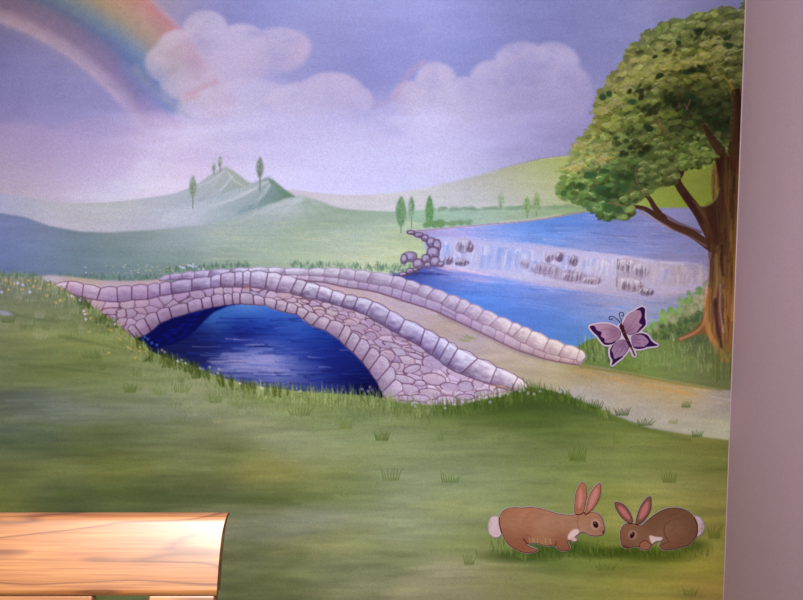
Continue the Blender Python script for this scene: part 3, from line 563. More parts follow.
for (x, y, rx, ry, an) in EL:
    C.dab(x, y, rx, ry, an, jit(R.choice([c3(196,172,186), c3(178,152,172), c3(188,160,168), c3(160,138,166)]), .05), .85, .3, grad=jit(c3(160,132,152)))
    a0 = R.uniform(2.2, 4); sp = R.uniform(3.2, 6.2)
    q = [(x+rx*math.cos(u)*math.cos(an)-ry*math.sin(u)*math.sin(an), y+rx*math.cos(u)*math.sin(an)+ry*math.sin(u)*math.cos(an)) for u in np.linspace(a0, a0+sp, 14)]
    C.stroke(q, R.uniform(.9, 1.5), c3(84,44,62), .75, .7, w1=.6)
for k in range(130):
    x = R.uniform(290, 510); y = R.uniform(300, 402)
    iy, ix = int((y-C.y0)*C.S), int((x-C.x0)*C.S)
    if full[iy, ix] < .5: continue
    L = R.uniform(3, 8); C.stroke([(x, y), (x+L, y+L*.22)], R.uniform(.7, 1.5), jit(R.choice([c3(210,188,200), c3(104,66,84), c3(150,118,140)]), .04), .4, .8, w1=.4)
for i in range(len(ring)-1):
    a, c = ring[i]; b, d = ring[i+1]
    wob = R.uniform(-.5, .8)
    p = part('arch_stone', P_bg)
    quad_stone(C, (a[0]+.3, a[1]+wob), (b[0]-.3, b[1]+wob), (c[0]+.2, c[1]), (d[0]-.2, d[1]+.2), c3(188,164,180), c3(128,102,126), c3(64,34,56), p, 1.3, .2, 1, .85)
for i in range(len(near)-1):
    a, c = near[i]; b, d = near[i+1]
    x = a[0]; warm = np.clip((x-440)/80, 0, 1)
    if x < 165: li, dk = c3(200,178,198), c3(140,112,146)
    elif x < 300: li, dk = c3(200,184,206), c3(108,86,114)
    else:
        li = c3(216,206,228)*(1-warm)+c3(212,192,202)*warm; dk = c3(92,74,108)*(1-warm)+c3(118,92,112)*warm
    p = part('coping_stone', P_bg)
    quad_stone(C, a, b, c, d, li, dk, c3(74,42,66), p, 1.3, .16, 1, .8)
    L = math.hypot(b[0]-a[0], b[1]-a[1])
    C.stroke([(a[0]*.8+b[0]*.2, a[1]*.8+b[1]*.2+2), (a[0]*.3+b[0]*.7, a[1]*.3+b[1]*.7+2)], 2, np.clip(li*1.1, 0, 1), .4, 1.8)
C.stroke([n[0] for n in near[17:]], .9, c3(110,80,92), .55, .8)
C.stroke([n[1] for n in near], 1.1, c3(96,66,90), .5, 1)
C.stroke([(523,378),(529,382),(528,388)], 1.5, c3(176,132,100), .5, 1.2)
C.stroke([(490,386),(500,386),(509,389)], 1.1, c3(190,124,70), .7, .9)
C.stroke([(244,286),(249,287),(245,289)], 1.6, c3(170,110,70), .6, 1)

# ---- now the foreground grass
r = C.mask(top_grass+[(760,710),(-130,710)], .3); C.comp(r[0], r[1], GF, P_gr)
for k in range(900):                                   # long soft brush sweeps
    x = R.uniform(-100, 740); y = R.uniform(290, 640); 
    if y < gtop(x)+14: continue
    L = R.uniform(18, 80); base = GF[min(C.H-1, int((y-C.y0)*C.S)), min(C.W-1, max(0, int((x-C.x0)*C.S)))]
    C.stroke([(x-L/2, y), (x, y+R.uniform(-1.5, 1.5)), (x+L/2, y+R.uniform(-3, 3))], R.uniform(1, 4.5), base*R.uniform(.86, 1.15)+np.array([R.uniform(-.012, .012), 0, R.uniform(-.02, .02)]), .35, 2.5, w1=.6)
for (pts, w, al) in [([(60,494),(130,491),(200,497),(290,500)],7,.55),([(100,499),(200,502),(300,504)],4,.4),([(30,424),(90,428),(140,424)],5,.3),([(0,440),(50,450),(110,446)],9,.25),([(180,488),(240,498),(330,497)],10,.35),([(20,365),(60,368),(110,374)],3,.4),([(60,336),(90,342),(125,350)],3,.35),([(0,310),(30,318),(60,322)],3,.35),([(300,556),(260,580),(230,595)],14,.25),([(430,412),(480,414),(530,404),(560,404)],9,.3),([(560,400),(600,416),(650,430),(690,440)],6,.35)]:
    C.stroke(pts, w, c3(58,74,36), al, w*.8, w1=w*.5)
for (x, y, rx, ry) in [(520,556,34,6),(560,548,36,7),(600,553,24,5),(655,555,38,7),(690,545,18,6),(630,551,26,5)]:
    C.dab(x, y, rx, ry, 0, c3(44,62,18), .7, .95)  # rabbits' shadow painted into the grass beneath them
for k in range(300):                                   # short blades round the rabbits
    x = R.choice([R.gauss(548, 34), R.gauss(655, 28)]); y = 553+R.gauss(0, 4)
    C.stroke([(x, y), (x+R.uniform(-1, 1), y-R.uniform(3, 8))], 1, jit(R.choice([c3(40,60,16), c3(90,110,44), c3(60,84,26)]), .05), .5, .9, w1=.3)
for k in range(70):
    x = R.uniform(490, 530); y = 538+(x-490)*.4+R.uniform(-6, 6)
    C.stroke([(x, y+4), (x+R.uniform(-1, 1), y-R.uniform(3, 8))], 1.1, jit(R.choice([c3(58,84,30), c3(112,132,54)]), .05), .5, .9, w1=.3)
# fringe of blades along the top of the bank
for k in range(1500):
    x = R.uniform(-100, 610); yt = gtop(x)
    L = 2+R.random()*5
    if 255 < x < 540: L = 3+R.random()*9
    if 20 < x < 130: L *= .8
    y = yt+R.uniform(-1, 11 if 250 < x < 560 else 7)
    c = R.choice([c3(64,82,38), c3(96,116,56), c3(118,136,72), c3(82,104,46)])
    if 440 < x < 600: c = R.choice([c3(52,74,28), c3(70,94,34), c3(88,112,46)])
    if x < 150 and R.random() < .35: c = R.choice([c3(136,134,60), c3(112,122,72)])
    if 250 < x < 430: c = R.choice([c3(128,148,84), c3(104,126,60), c3(84,106,48), c3(140,158,100)])
    C.stroke([(x, y+2), (x+R.uniform(-1, 1), y-L*.5), (x+R.uniform(-2.5, 2), y-L)], R.uniform(.9, 1.8), jit(c, .05), .6, .8, w1=.3, pid=P_gr if y-L*.5 < yt and L > 5 else None)
for (x, y) in [(80,300),(88,303),(105,316),(112,322),(150,356),(168,362),(180,364),(190,366),(100,318),(205,372)]:
    for k in range(14): C.stroke([(x+R.uniform(-6, 6), y+5), (x+R.uniform(-6, 6), y-R.uniform(1, 5))], 1.4, jit(c3(46,62,24)), .5, .9, w1=.4)
for k in range(2600):
    x = R.uniform(-60, 430); d_ = abs(R.gauss(0, 16)); y = gtop(x)+3+d_
    L = R.uniform(2, 6); u = R.random()
    c = R.choice([c3(60,74,32), c3(78,92,42), c3(120,134,80), c3(134,142,92), c3(104,118,64)])
    C.stroke([(x, y+1), (x+R.uniform(-1.2, 1.2), y-L)], R.uniform(.8, 1.5), jit(c, .05), .34*max(.25, 1-d_/40), .9, w1=.3)
for k in range(420):                                   # dark clumps dipping to the water
    x = R.uniform(136, 290); y = gtop(x)+R.uniform(-1, 7); L = R.uniform(3, 8)
    if math.sin(x*.55)+math.sin(x*.23+1) < -.2: continue
    C.stroke([(x, y+2), (x+R.uniform(-2.5, .5), y-L)], R.uniform(1, 2), jit(R.choice([c3(44,56,20), c3(62,76,28), c3(84,98,40)]), .05), .6, .9, w1=.3)
# tufts
def tuft(x, y, n, h, w, c, al=.75):
    for k in range(n):
        u = (k+.5)/n*2-1; hh = h*R.uniform(.6, 1)
        C.stroke([(x+u*w*.7, y), (x+u*w*.85, y-hh*.5), (x+u*w+R.uniform(-1, 2), y-hh)], 1.5, jit(c, .06), al, .8, w1=.4)
G1, G2, G3 = c3(72,90,36), c3(52,72,24), c3(92,110,54)
for t in [(346,428,8,12,8,G3),(382,440,8,9,9,G2),(382,440,6,12,6,G3),(391,480,7,14,12,G1),(450,482,8,11,12,G1),(469,564,6,11,7,G1),(577,460,9,15,11,G1),(580,462,6,9,8,G3),(669,482,7,12,9,G1),(697,436,6,7,7,G2),(686,407,6,6,6,G1),(673,423,6,5,6,c3(120,118,70)),(700,500,0,1,1,G1),(606,570,9,8,12,G1),(548,574,4,8,6,G3),(92,358,10,9,12,G1),(60,356,6,8,8,G3),(137,376,7,9,7,G1),(130,392,9,9,8,G1),(160,394,6,7,8,G3),(182,392,8,9,10,G1),(215,402,8,10,8,G1),(240,408,8,9,9,G3),(196,378,6,8,6,G2),(8,322,7,8,9,G2),(32,324,5,7,5,G3),(700,538,0,1,1,G2),(714,538,8,14,8,G1),(355,500,0,1,1,G1),(345,497,5,10,5,G3),(690,595,7,9,9,G1),(617,443,5,9,5,G3),(440,440,5,9,5,G3),(300,415,8,8,14,G1),(255,400,8,7,12,G3),(610,374,0,1,1,G1),(502,440,4,7,6,G3),(595,408,8,9,10,G2),(645,425,8,7,10,G2),(622,415,8,8,9,G2)]:
    if t[2]: tuft(*t)
for k in range(60):
    x = R.uniform(0, 260); y = gtop(x)+R.uniform(14, 62)
    if y < 425: tuft(x, y, R.randint(4, 9), R.uniform(5, 9), R.uniform(4, 10), R.choice([G1, G3, c3(118,128,80), c3(124,134,88)]), .38)
C.dab(5, 313, 7, 2.4, .2, c3(132,140,140), .5, .8)
# wildflowers, surface pattern of the grass
yel = [(62,289),(48,284),(37,281),(70,294),(22,290),(16,284),(6,280),(47,296),(60,300),(85,310),(87,313),(92,318),(118,324),(122,325),(110,330),(120,339),(139,348),(141,352),(131,349),(128,347),(90,332),(110,352),(40,288),(57,303),(74,298),(33,287),(388,396),(392,398),(385,399),(396,397),(10,290),(135,358),(28,280),(55,286)]
for (x, y) in yel:
    for k in range(3): C.dab(x+R.uniform(-1.6, 1.6), y+R.uniform(-1.4, 1.4), R.uniform(.6, 1.1), R.uniform(.5, .9), 0, jit(c3(176,152,58)), .6, .9)
wht = [(80,300),(72,296),(85,314),(84,311),(114,320),(115,324),(86,319),(148,339),(152,343),(157,345),(165,352),(178,361),(182,360),(186,363),(200,368),(203,369),(210,367),(218,373),(219,369),(162,350),(145,337),(362,389),(370,387),(372,390),(368,391),(240,383),(262,388),(300,391),(412,404),(415,406),(445,408),(520,391),(524,390),(528,393),(534,394),(490,402),(500,396),(508,394),(540,391),(18,283),(30,292),(23,285),(560,392),(2,292)]
for (x, y) in wht:
    for a in range(4):
        C.dab(x+.9*math.cos(a*1.57+.4), y+.9*math.sin(a*1.57+.4), .8, .5, a, jit(c3(184,188,204)), .62, .9)
# haze streaks
for k in range(70):
    x = R.uniform(0, 330); y = R.choice([R.uniform(400, 420), R.uniform(515, 540)])
    if y > 500: x += 180
    C.stroke([(x-20, y), (x+R.uniform(10, 30), y+R.uniform(-1, 1))], R.uniform(1, 3), jit(c3(112,122,112)), .16, 2.4, w1=.5)

# overall key of the paint (lifted and slightly greyed, fading out towards the right corner)
def tone(rgb, g, sat):
    w = np.clip((735-C.X)/90, 0, 1)[..., None]
    lum = rgb.mean(-1, keepdims=True)
    o = np.clip(lum+(rgb-lum)*sat, 0, 1)
    o = 1-(1-o)**g
    return (rgb*(1-w)+o*w).astype(np.float32)
C.rgb = tone(C.rgb, 1.27, .93)

# ================================================================ big tree
P_tr = part('leafy_tree', 0, 'large leafy painted tree with a brown trunk in the right corner of the mural')
P_tk = part('trunk', P_tr, 'reddish brown streaked trunk with bare lower branches')
TB, TD, TL = c3(98,68,42), c3(58,26,26), c3(140,96,44)
def br(pts, w, w1): C.stroke(pts, w, c3(84,54,40), 1, .7, P_tk, w1=w1)
br([(609,203),(630,206),(645,209),(658,217),(675,227),(692,234),(712,248)], 2.2, 9.5)
br([(636,188),(648,197),(655,208),(664,219)], 3, 6.5)
br([(673,152),(677,164),(681,172),(677,181),(686,196),(698,212),(706,226),(716,244)], 3.5, 13)
br([(736,75),(738,100),(736,150)], 7, 14)
br([(700,122),(708,138),(718,150),(724,170)], 3, 14)
C.poly([(714,142),(722,150),(752,140),(752,352),(735,354),(728,362),(722,354),(717,345),(712,338),(706,334),(694,336),(684,340),(675,341),(680,337),(692,330),(700,322),(704,312),(706,300),(708,282),(710,262),(711,246),(706,232),(700,216),(697,207),(706,206),(715,200),(719,188),(718,172),(714,158)], TB, .4, P_tk)
for k in range(420):
    y = R.uniform(120, 330); x = R.uniform(712, 746)
    if y > 205: x = R.uniform(709, 744)
    if y < 150 and x < 722: continue
    u = (x-709)/36
    c = R.choice([c3(124,92,46), c3(100,66,40), c3(76,44,32), c3(146,112,58)]) if u > .4 else R.choice([c3(72,42,34), c3(96,64,44), c3(130,106,70) if y > 240 else c3(84,52,40)])
    C.stroke([(x, y), (x+R.uniform(-1.5, 1.5), y+R.uniform(8, 18)), (x+R.uniform(-2, 2), y+R.uniform(18, 34))], R.uniform(1, 2.6), jit(c, .07), .5, 1, w1=.5)
for (p, w, c, a) in [([(722,246),(721,262),(723,275)],3,c3(52,24,24),.6),([(716,255),(717,280),(714,300)],3,c3(150,120,72),.6),([(715,300),(716,318),(719,336),(722,350)],3.5,c3(46,20,28),.7),([(708,290),(706,310),(708,330),(716,346),(722,360)],5,c3(168,118,58),.6),
    ([(728,280),(731,320),(729,350)],4,c3(122,82,36),.6),([(720,285),(720,310),(723,332)],2,c3(150,130,134),.55),([(680,339),(692,334),(702,326),(706,312)],2.4,c3(150,108,84),.7),([(738,160),(737,210),(735,260),(732,320)],3,c3(160,112,44),.55),([(730,170),(728,210),(730,240)],2.5,c3(150,110,60),.4),([(697,206),(706,218),(712,236)],3,c3(134,96,66),.45),
    ([(686,196),(694,208),(702,222)],5,c3(62,26,36),.5),([(710,208),(712,225),(716,240)],9,c3(56,24,26),.45),([(660,222),(676,231),(692,238),(706,246)],2,c3(150,120,124),.5),([(640,212),(655,220),(670,229)],2.4,c3(146,120,116),.5),([(612,204),(630,207),(645,210)],1.2,c3(140,116,84),.5),([(664,215),(680,224),(700,232)],3,c3(72,34,28),.55),
    ([(738,85),(739,110),(737,140)],3,c3(134,90,64),.5),([(704,128),(712,142),(722,155)],2.5,c3(130,84,62),.4),([(738,130),(737,150),(735,170)],6,c3(110,36,30),.45),([(676,162),(681,172)],2,c3(92,40,48),.6),([(722,350),(727,362)],3,c3(150,104,50),.5)]:
    C.stroke(p, w, c, a, w*.6)
C.stroke([(693,201),(700,206),(708,205.5),(716,199),(719.5,188)], 1.6, c3(140,128,94), .5, 1.2)
C.stroke([(706,252),(708.5,262),(708,280),(706,296)], 1.8, c3(150,132,152), .5, 1.4)
for k in range(60):
    x = R.uniform(712, 745); C.stroke([(x, R.uniform(352, 382)), (x+R.uniform(-1, 1), R.uniform(338, 360))], 1.6, jit(R.choice([c3(72,94,40), c3(92,112,52), c3(60,80,36)])), .55, .9, w1=.4)

P_fo = part('foliage', P_tr, 'rounded crown of dabbed yellow green and dark green leaves')
crown = [(760,-60),(742,7),(730,6),(716,9),(705,13),(695,12),(684,19),(672,18),(664,26),(658,34),(648,34),(640,44),(632,50),(628,60),(622,70),(612,78),(604,92),(600,104),(598,116),(594,128),(588,136),(580,144),(576,156),(568,170),(562,184),(562,194),(572,200),(584,203),(592,211),(602,219),(614,220),(626,218),(636,214),(632,206),(640,198),(650,194),(658,188),(668,186),(678,178),(676,170),(690,168),(706,164),(716,156),(710,146),(700,148),(710,150),(722,152),(748,150),(760,70)]
SC = smooth(crown, 4, True)
r = C.mask(SC, .8)
fl = [(700,20,104,114,60),(730,30,96,100,60),(730,60,84,90,48),(670,30,106,120,66),(690,45,76,84,48),(650,50,118,128,74),(670,62,136,138,66),(700,60,134,134,62),(640,68,136,142,78),(620,80,130,138,76),(655,72,146,148,70),(690,75,90,96,36),(660,85,88,100,48),(640,90,104,116,64),(700,90,72,80,40),(720,80,84,86,44),(680,100,48,56,30),(690,108,44,52,30),(725,105,50,56,32),(610,100,112,126,66),(620,115,104,122,54),(640,110,90,106,48),(660,120,92,108,46),(600,120,118,128,50),(680,125,66,80,34),(710,125,46,52,32),(700,135,70,84,44),(590,140,116,132,70),(610,140,112,128,66),(630,135,78,94,50),(650,145,84,104,48),(580,160,112,132,78),(600,158,106,126,76),(620,160,72,94,50),(640,165,68,88,46),(670,140,66,78,40),(690,155,98,122,58),(705,155,84,106,52),(570,180,92,120,66),(590,180,72,100,52),(610,185,54,82,42),(630,185,56,80,42),(650,180,80,100,56),(575,195,76,104,54),(600,200,66,94,56),(615,205,60,88,50),(665,175,92,108,58),(630,205,96,112,62),(740,0,90,96,56)]
FF = C.field(fl, 11, 1.2)
C.comp(r[0], r[1]*.96, FF, P_fo)
inside = np.zeros(C.X.shape, bool); inside[r[0]] = r[1] > .4
def fcol(x, y):
    return FF[min(C.H-1, max(0, int((y-C.y0)*C.S))), min(C.W-1, max(0, int((x-C.x0)*C.S)))]
def isin(x, y): 
    iy, ix = int((y-C.y0)*C.S), int((x-C.x0)*C.S)
    return 0 <= iy < C.H and 0 <= ix < C.W and inside[iy, ix]
puffs = []
for k in range(900):
    x, y = R.uniform(558, 748), R.uniform(-20, 222)
    if isin(x, y) and all((x-q[0])**2+((y-q[1])*1.25)**2 > 42 for q in puffs): puffs.append((x, y, R.uniform(5, 10)))
puffs.sort(key=lambda q: q[1]+R.uniform(-6, 6))
for (px_, py_, pr) in puffs:
    if px_ > 728 and 75 < py_ < 165: pr *= .6
    base = fcol(px_, py_)
    for (n_, lo, hi, m0, m1, s0, s1) in [(7, .2, 2.9, .50, .74, 2.2, 4.6), (9, 0, 6.28, .84, 1.08, 2.4, 4.6), (7, 3.3, 5.6, 1.12, 1.42, 1.8, 4.0)]:
        for _ in range(n_):
            a_ = R.uniform(lo, hi); rr_ = pr*R.uniform(.2, .95); x, y = px_+rr_*math.cos(a_), py_+rr_*.8*math.sin(a_)
            if not isin(x, y): continue
            c = np.clip(base*R.uniform(m0, m1)+np.array([R.uniform(-.02, .03), R.uniform(-.01, .03), R.uniform(-.03, .03)]), 0, 1)
            sz = R.uniform(s0, s1)
            C.dab(x, y, sz, sz*R.uniform(.42, .7), R.uniform(-1.0, .35), c, .78, .35, P_fo)
    if R.random() < .6 and base.mean() > .27:
        L = R.uniform(2.5, 5); x, y = px_-pr*.3, py_-pr*.45
        if isin(x, y): C.stroke([(x-L, y+L*.3), (x, y-.5), (x+L*.7, y+R.uniform(0, 2))], R.uniform(.9, 1.8), jit(c3(184,190,138), .05), .62, .7, w1=.5)
for k in range(230):                                   # leaves breaking the outline
    i = R.randrange(8*4, min(len(SC), 28*4)); p = SC[i]
    x, y = p[0]+R.uniform(-4, 2), p[1]+R.uniform(-4, 2)
    C.dab(x, y, R.uniform(2, 4.5), R.uniform(1.6, 2.8), R.uniform(-.8, .4), jit(fcol(x+5, y+3)*R.uniform(.85, 1.25), .05), .85, .3, P_fo)
for k in range(240):                                   # bright loaded strokes on the upper bulges
    cx, cy, ax, ay = R.choice([(670,66,30,7),(640,72,24,6),(695,62,22,8),(612,104,12,8),(604,112,10,7),(590,146,18,7),(600,158,20,6),(578,168,12,8),(655,60,26,6),(622,86,12,7),(720,48,14,10)])
    x, y = cx+R.gauss(0, .5)*ax, cy+R.gauss(0, .5)*ay
    L = R.uniform(3, 7); c = R.choice([c3(158,160,84), c3(150,156,100), c3(134,142,60), c3(164,164,112)])
    C.stroke([(x-L, y+L*.25), (x, y-1), (x+L*.6, y+R.uniform(0, 2))], R.uniform(1.2, 2.6), jit(c, .06), .55, .8, w1=.7)
for (x, y, rx, ry) in [(603,97,5,3.4),(609,94,3.5,3.5),(678,43,4,2.6),(666,50,3.5,2),(727,38,5,3),(728,46,6,3),(688,72,10,3.4),(693,100,10,6),(715,122,10,5),(722,128,8,4),(632,102,5,3),(565,193,5,3),(608,207,9,5),(618,210,6,4),(600,190,9,5),(622,188,8,5),(590,175,7,4),(583,188,6,4),(648,128,6,4),(604,172,6,3),(660,76,6,3),(700,30,7,2),(655,57,3,2)]:
    for k in range(5): C.dab(x+R.uniform(-.4, .4)*rx, y+R.uniform(-.4, .4)*ry, rx*.6, ry*.7, R.uniform(-.6, .2), jit(c3(40,58,30) if x > 640 else c3(46,78,42), .05), .7, .4, P_fo)
for (x, y, rx, ry, n_) in [(692,104,20,9,34),(668,98,12,6,14),(716,122,13,8,22),(640,150,14,8,16),(612,194,16,8,18),(626,176,12,7,12),(700,70,12,5,8),(650,110,12,6,10),(575,188,10,6,8),(700,34,14,6,8),(620,140,10,6,8),(640,92,12,5,8)]:
    for k in range(n_):
        xx, yy = x+R.gauss(0, .5)*rx, y+R.gauss(0, .5)*ry
        if isin(xx, yy): C.dab(xx, yy, R.uniform(2, 4.6), R.uniform(1.4, 2.8), R.uniform(-1, .3), jit(R.choice([c3(30,34,16), c3(44,52,26), c3(34,50,24)]) if x > 630 else c3(36,60,30), .05), .62, .5, P_fo)
for k in range(120):
    x, y = R.gauss(697, 9), R.gauss(150, 8)
    C.dab(x, y, R.uniform(1.2, 2.6), R.uniform(1, 1.8), R.uniform(-1, 1), jit(R.choice([c3(112,138,58), c3(76,98,44), c3(132,154,74)]), .05), .7, .5)
for p in [[(636,180),(642,190),(650,198)],[(652,115),(658,125),(664,135)],[(688,110),(684,104)],[(690,100),(686,110)],[(608,203),(620,205)],[(635,168),(637,182)],[(660,120),(664,132)]]:
    C.stroke(p, 1.4, c3(112,84,64), .7, .8)
C.stroke([(735,92),(737,110),(736,130),(734,152)], 7, c3(112,72,48), .85, 2, P_tk, w1=13)
C.stroke([(738,90),(741,115),(742,140)], 4, c3(92,52,38), .7, 2, P_tk, w1=8)
C.stroke([(733,96),(734,115),(731,140)], 1.8, c3(140,104,72), .6, 1.5, w1=3)
C.stroke([(704,126),(711,138),(720,150)], 4, c3(104,62,46), .75, 1.5, P_tk, w1=11)
C.stroke([(724,77),(731,85),(734,94)], 2.2, c3(158,132,40), .6, 1.2, w1=3)
C.stroke([(703,125),(707,136),(716,148)], 2, c3(124,84,66), .6, 1.2)
for (x, y, rx, ry) in [(626,58,3.5,2.6),(642,42,5,3),(620,80,5,2),(616,72,3,2)]:
    C.dab(x, y, rx, ry, -.5, c3(108,112,84), .8, .5, P_fo)
# colour correction by kind of painted thing, with uneven light worked into the paint: (x, y, r, g, b) factors in linear light
NAMEG = dict(sky='S', rainbow='S', cloud='S', hill='H', meadow='H', cypress_tree='H', river='W', waterfall='F', river_rock='F', bank_rock='B', rocky_bank='B', footpath='P', grass='G', grassy_bank='G', stone_bridge='B', coping_stone='B', arch_stone='B', arch_vault='V', leafy_tree='T', trunk='K', foliage='T')
GID = {}
for i_, (n_, p_, l_) in PARTS.items(): GID.setdefault(NAMEG[n_], []).append(i_)
for g_, tab in GAINS.items():
    mk = np.isin(C.ids, GID[g_]).astype(np.float32)
    F_ = C.field([(x, y, 255*math.log(r), 255*math.log(g), 255*math.log(b)) for (x, y, r, g, b) in tab], 70, 1.0)
    lin_ = np.where(C.rgb <= .04045, C.rgb/12.92, ((np.clip(C.rgb, 0, 1)+.055)/1.055)**2.4)*np.exp(F_)
    o_ = np.where(lin_ <= .0031308, lin_*12.92, 1.055*np.clip(lin_, 1e-9, None)**(1/2.4)-.055)
    C.rgb = (C.rgb*(1-mk[..., None])+np.clip(o_, 0, 1)*mk[..., None]).astype(np.float32)
C.rgb = .95*C.rgb+.05*box1(box1(C.rgb, 1, 0), 1, 1)
C.rgb *= (1+.032*rng.standard_normal(C.X.shape).astype(np.float32))[..., None]+.014*rng.standard_normal(C.rgb.shape).astype(np.float32)
MURAL = C

# ================================================================ cut-outs
def ramp(cv, pts, fcols, sig=7):
    return cv.field(pts, sig, 1.0)
CUT = []
def new_cut(x0, y0, x1, y1, S=5): return Canvas(x0, y0, x1, y1, S)
def rim(cv, grow, only=None):
    m = (cv.ids > 0) if only is None else np.isin(cv.ids, only)
    b = blur(m.astype(np.float32), max(1, grow*cv.S/2))
    return b > .06
# butterfly
B = new_cut(575, 296, 668, 378, 5)
b_wing = [None]*4
DK, MV = c3(42,12,66), c3(136,100,140)
def wing(poly, dark, veins, root, tipcol, lab):
    p = len(CP)+1; CP[p] = ('wing', lab)
    fld = B.field([(root[0], root[1], 96, 62, 96)]+[(q[0], q[1], *tipcol) for q in poly[::2]], 6, 1)
    B.poly(poly, fld*(1+.05*B.noise(3, 3, 2)[..., None]), 0, p)
    for v in veins: B.stroke(v, .5, c3(84,48,84), .45, .6)
    for d in dark: B.poly(d, DK, .15, p)
    P = smooth(poly, 5, True); B.stroke(P+[P[0]], .8, c3(58,24,62), .8, .5, sm=False)
CP = {}
wing([(621,328),(624,320),(628,314),(634,310.5),(639,307.5),(643,307),(644.5,312),(644,318),(645,323),(642,328),(637,332),(631,334.5),(627,334)],
     [[(635,310),(641,306.6),(644.6,309),(644.2,316),(645.3,323.5),(641,329),(636,333),(639,328),(641.5,325),(638.5,322),(641,316),(640,311),(638.5,310)]],
     [[(627,330),(634,320),(638,312)],[(628,332),(636,325)]], (626,332), (158,124,152), 'upper right wing with a scalloped dark purple tip')
wing([(620,331),(613,325.5),(605,323.5),(598,324),(590,326),(594,332),(599,337),(602,342),(607,344),(613,342),(619,338.5)],
     [[(589,326.2),(594,325.8),(596.5,330),(601,332),(600.5,336),(604,338.5),(604.5,342),(610,342.6),(616,340.5),(612,343.8),(605,344.6),(601,341.5),(597,336),(592,331)]],
     [[(618,332),(608,329),(600,330)],[(618,334),(610,338),(605,340)]], (618,333), (160,126,154), 'upper left wing with a wavy dark purple edge')
wing([(631,336),(636,333.5),(642,333.5),(647,336),(650,340),(653,343),(657,345),(651,346),(645,346.5),(638,348),(633,347),(631,342)],
     [[(634,334.3),(641,332.8),(647,335),(650.5,340),(654,343),(657.5,345),(650,346.3),(644,346.6),(647,343.5),(648,341),(645,337),(641,334.6)],[(632,347),(638,348.8),(646,347),(640,346.6)]],
     [[(632,340),(640,339),(646,341)],[(632,342),(640,343)]], (632,341), (150,118,156), 'lower right wing with a dark pointed tip')
wing([(622,339),(616,341.5),(612,345),(610,350),(610.5,356),(612.5,360),(611.5,364.5),(616,361),(621,357),(626,352),(628.5,347),(627,342)],
     [[(613,343.5),(609.4,349.5),(610,356.5),(612,360),(611,365.2),(616,361.5),(623,356),(618,357),(614,358.5),(612.6,353),(611,350),(612.5,346)]],
     [[(623,342),(618,348),(614,355)],[(625,344),(621,351),(617,356)]], (624,342), (146,116,150), 'lower left wing with a dark pointed tip')
p = len(CP)+1; CP[p] = ('body', 'dark reddish brown segmented body')
B.stroke([(630,346),(632,350),(634,355)], 1.9, c3(92,64,74), 1, .4, p)
B.stroke([(620.8,326),(624,334),(627,340),(630,346)], 4.2, c3(58,22,34), 1, .5, p, w1=3)
B.dab(621.3, 327, 2.4, 3, -.3, c3(60,20,30), 1, .3, p)
for (a, b) in [((621.5,333.2),(627,331.8)),((626,340.4),(631,339.6))]: B.stroke([a, b], .5, c3(130,84,92), .8, .5)
p = len(CP)+1; CP[p] = ('antenna', None)
B.stroke([(620.6,324.5),(618,320.5),(614,317),(610.5,315.8),(608.6,317.3),(609.2,319.2),(611.2,319),(611.4,317.8)], .75, c3(44,36,56), 1, .4, p)
p = len(CP)+1; CP[p] = ('antenna', None)
B.stroke([(621,324.5),(620.6,319.5),(618.8,315.5),(619.2,312.8),(621.5,312),(623,313.8),(622,316),(620.8,315.2)], .75, c3(44,36,56), 1, .4, p)
CUT.append(dict(cv=B, parts=CP, rim=rim(B, 2.2, [1, 2, 3, 4, 5]), rimcol=c3(196,180,206), name='mounted_butterfly_cutout', label='mauve butterfly cutout with dark purple wing edges fixed on the mural beside the tree', cat='butterfly decoration'))

def outline(cv, P, c, w=1.05, a=.95, sm=True):
    Q = smooth(P, 5, True) if sm else P
    cv.stroke(Q+[Q[0]], w, c, a, .6, sm=False)
# left rabbit
B = new_cut(480, 474, 612, 560, 5); CP = {}
OUT = c3(58,18,12)
NF = B.noise(4, 2, 3)[..., None]
p = 1; CP[p] = ('tail', 'fluffy white tail')
tail = [(489,520),(492,516),(498,516),(501,521),(501,534),(495,537),(490,534),(488,528)]
B.poly(tail, c3(186,166,176), .5, p)
for k in range(26): B.stroke([(R.uniform(488, 498), R.uniform(517, 535)), (R.uniform(488, 499), R.uniform(517, 536))], .5, R.choice([c3(196,180,190), c3(150,124,130)]), .4, .5)
p = 2; CP[p] = ('body', 'orange brown painted fur with a dark outline')
body = [(499,522),(500,514),(505,508.5),(513,506.5),(522,507),(528,506.2),(540,507.5),(550,510.5),(558,513),(568,514),(576,513.5),(582,511.5),(590,511),(598,513),(602.5,519),(604.3,528),(603.5,533),(598,535.5),(590,535),(583,532),(578,534),(575.5,536.5),(577.5,539.5),(574,541.3),(569.5,540),(567.5,542),(570,546),(568,549.5),(562,550.5),(557,548),(554,545),(546,545.5),(536,543),(527,543.5),(530,546),(537,548.5),(535,551.5),(525,552.3),(515,549),(507,543),(502,534)]
fur = .82*B.field([(505,515,140,86,60),(512,525,156,110,84),(520,540,126,74,48),(530,512,150,98,72),(545,525,152,108,84),(540,540,140,96,64),(560,520,150,106,82),(560,540,134,84,54),(575,525,150,106,80),(590,515,142,92,62),(598,522,156,114,92),(600,532,140,92,72),(585,528,160,120,100),(528,550,120,60,44),(505,538,118,66,46),(563,548,112,58,42)], 8, 1)*(1+.05*NF)+.18*c3(138,122,112)
B.poly(body, fur, 0, p)
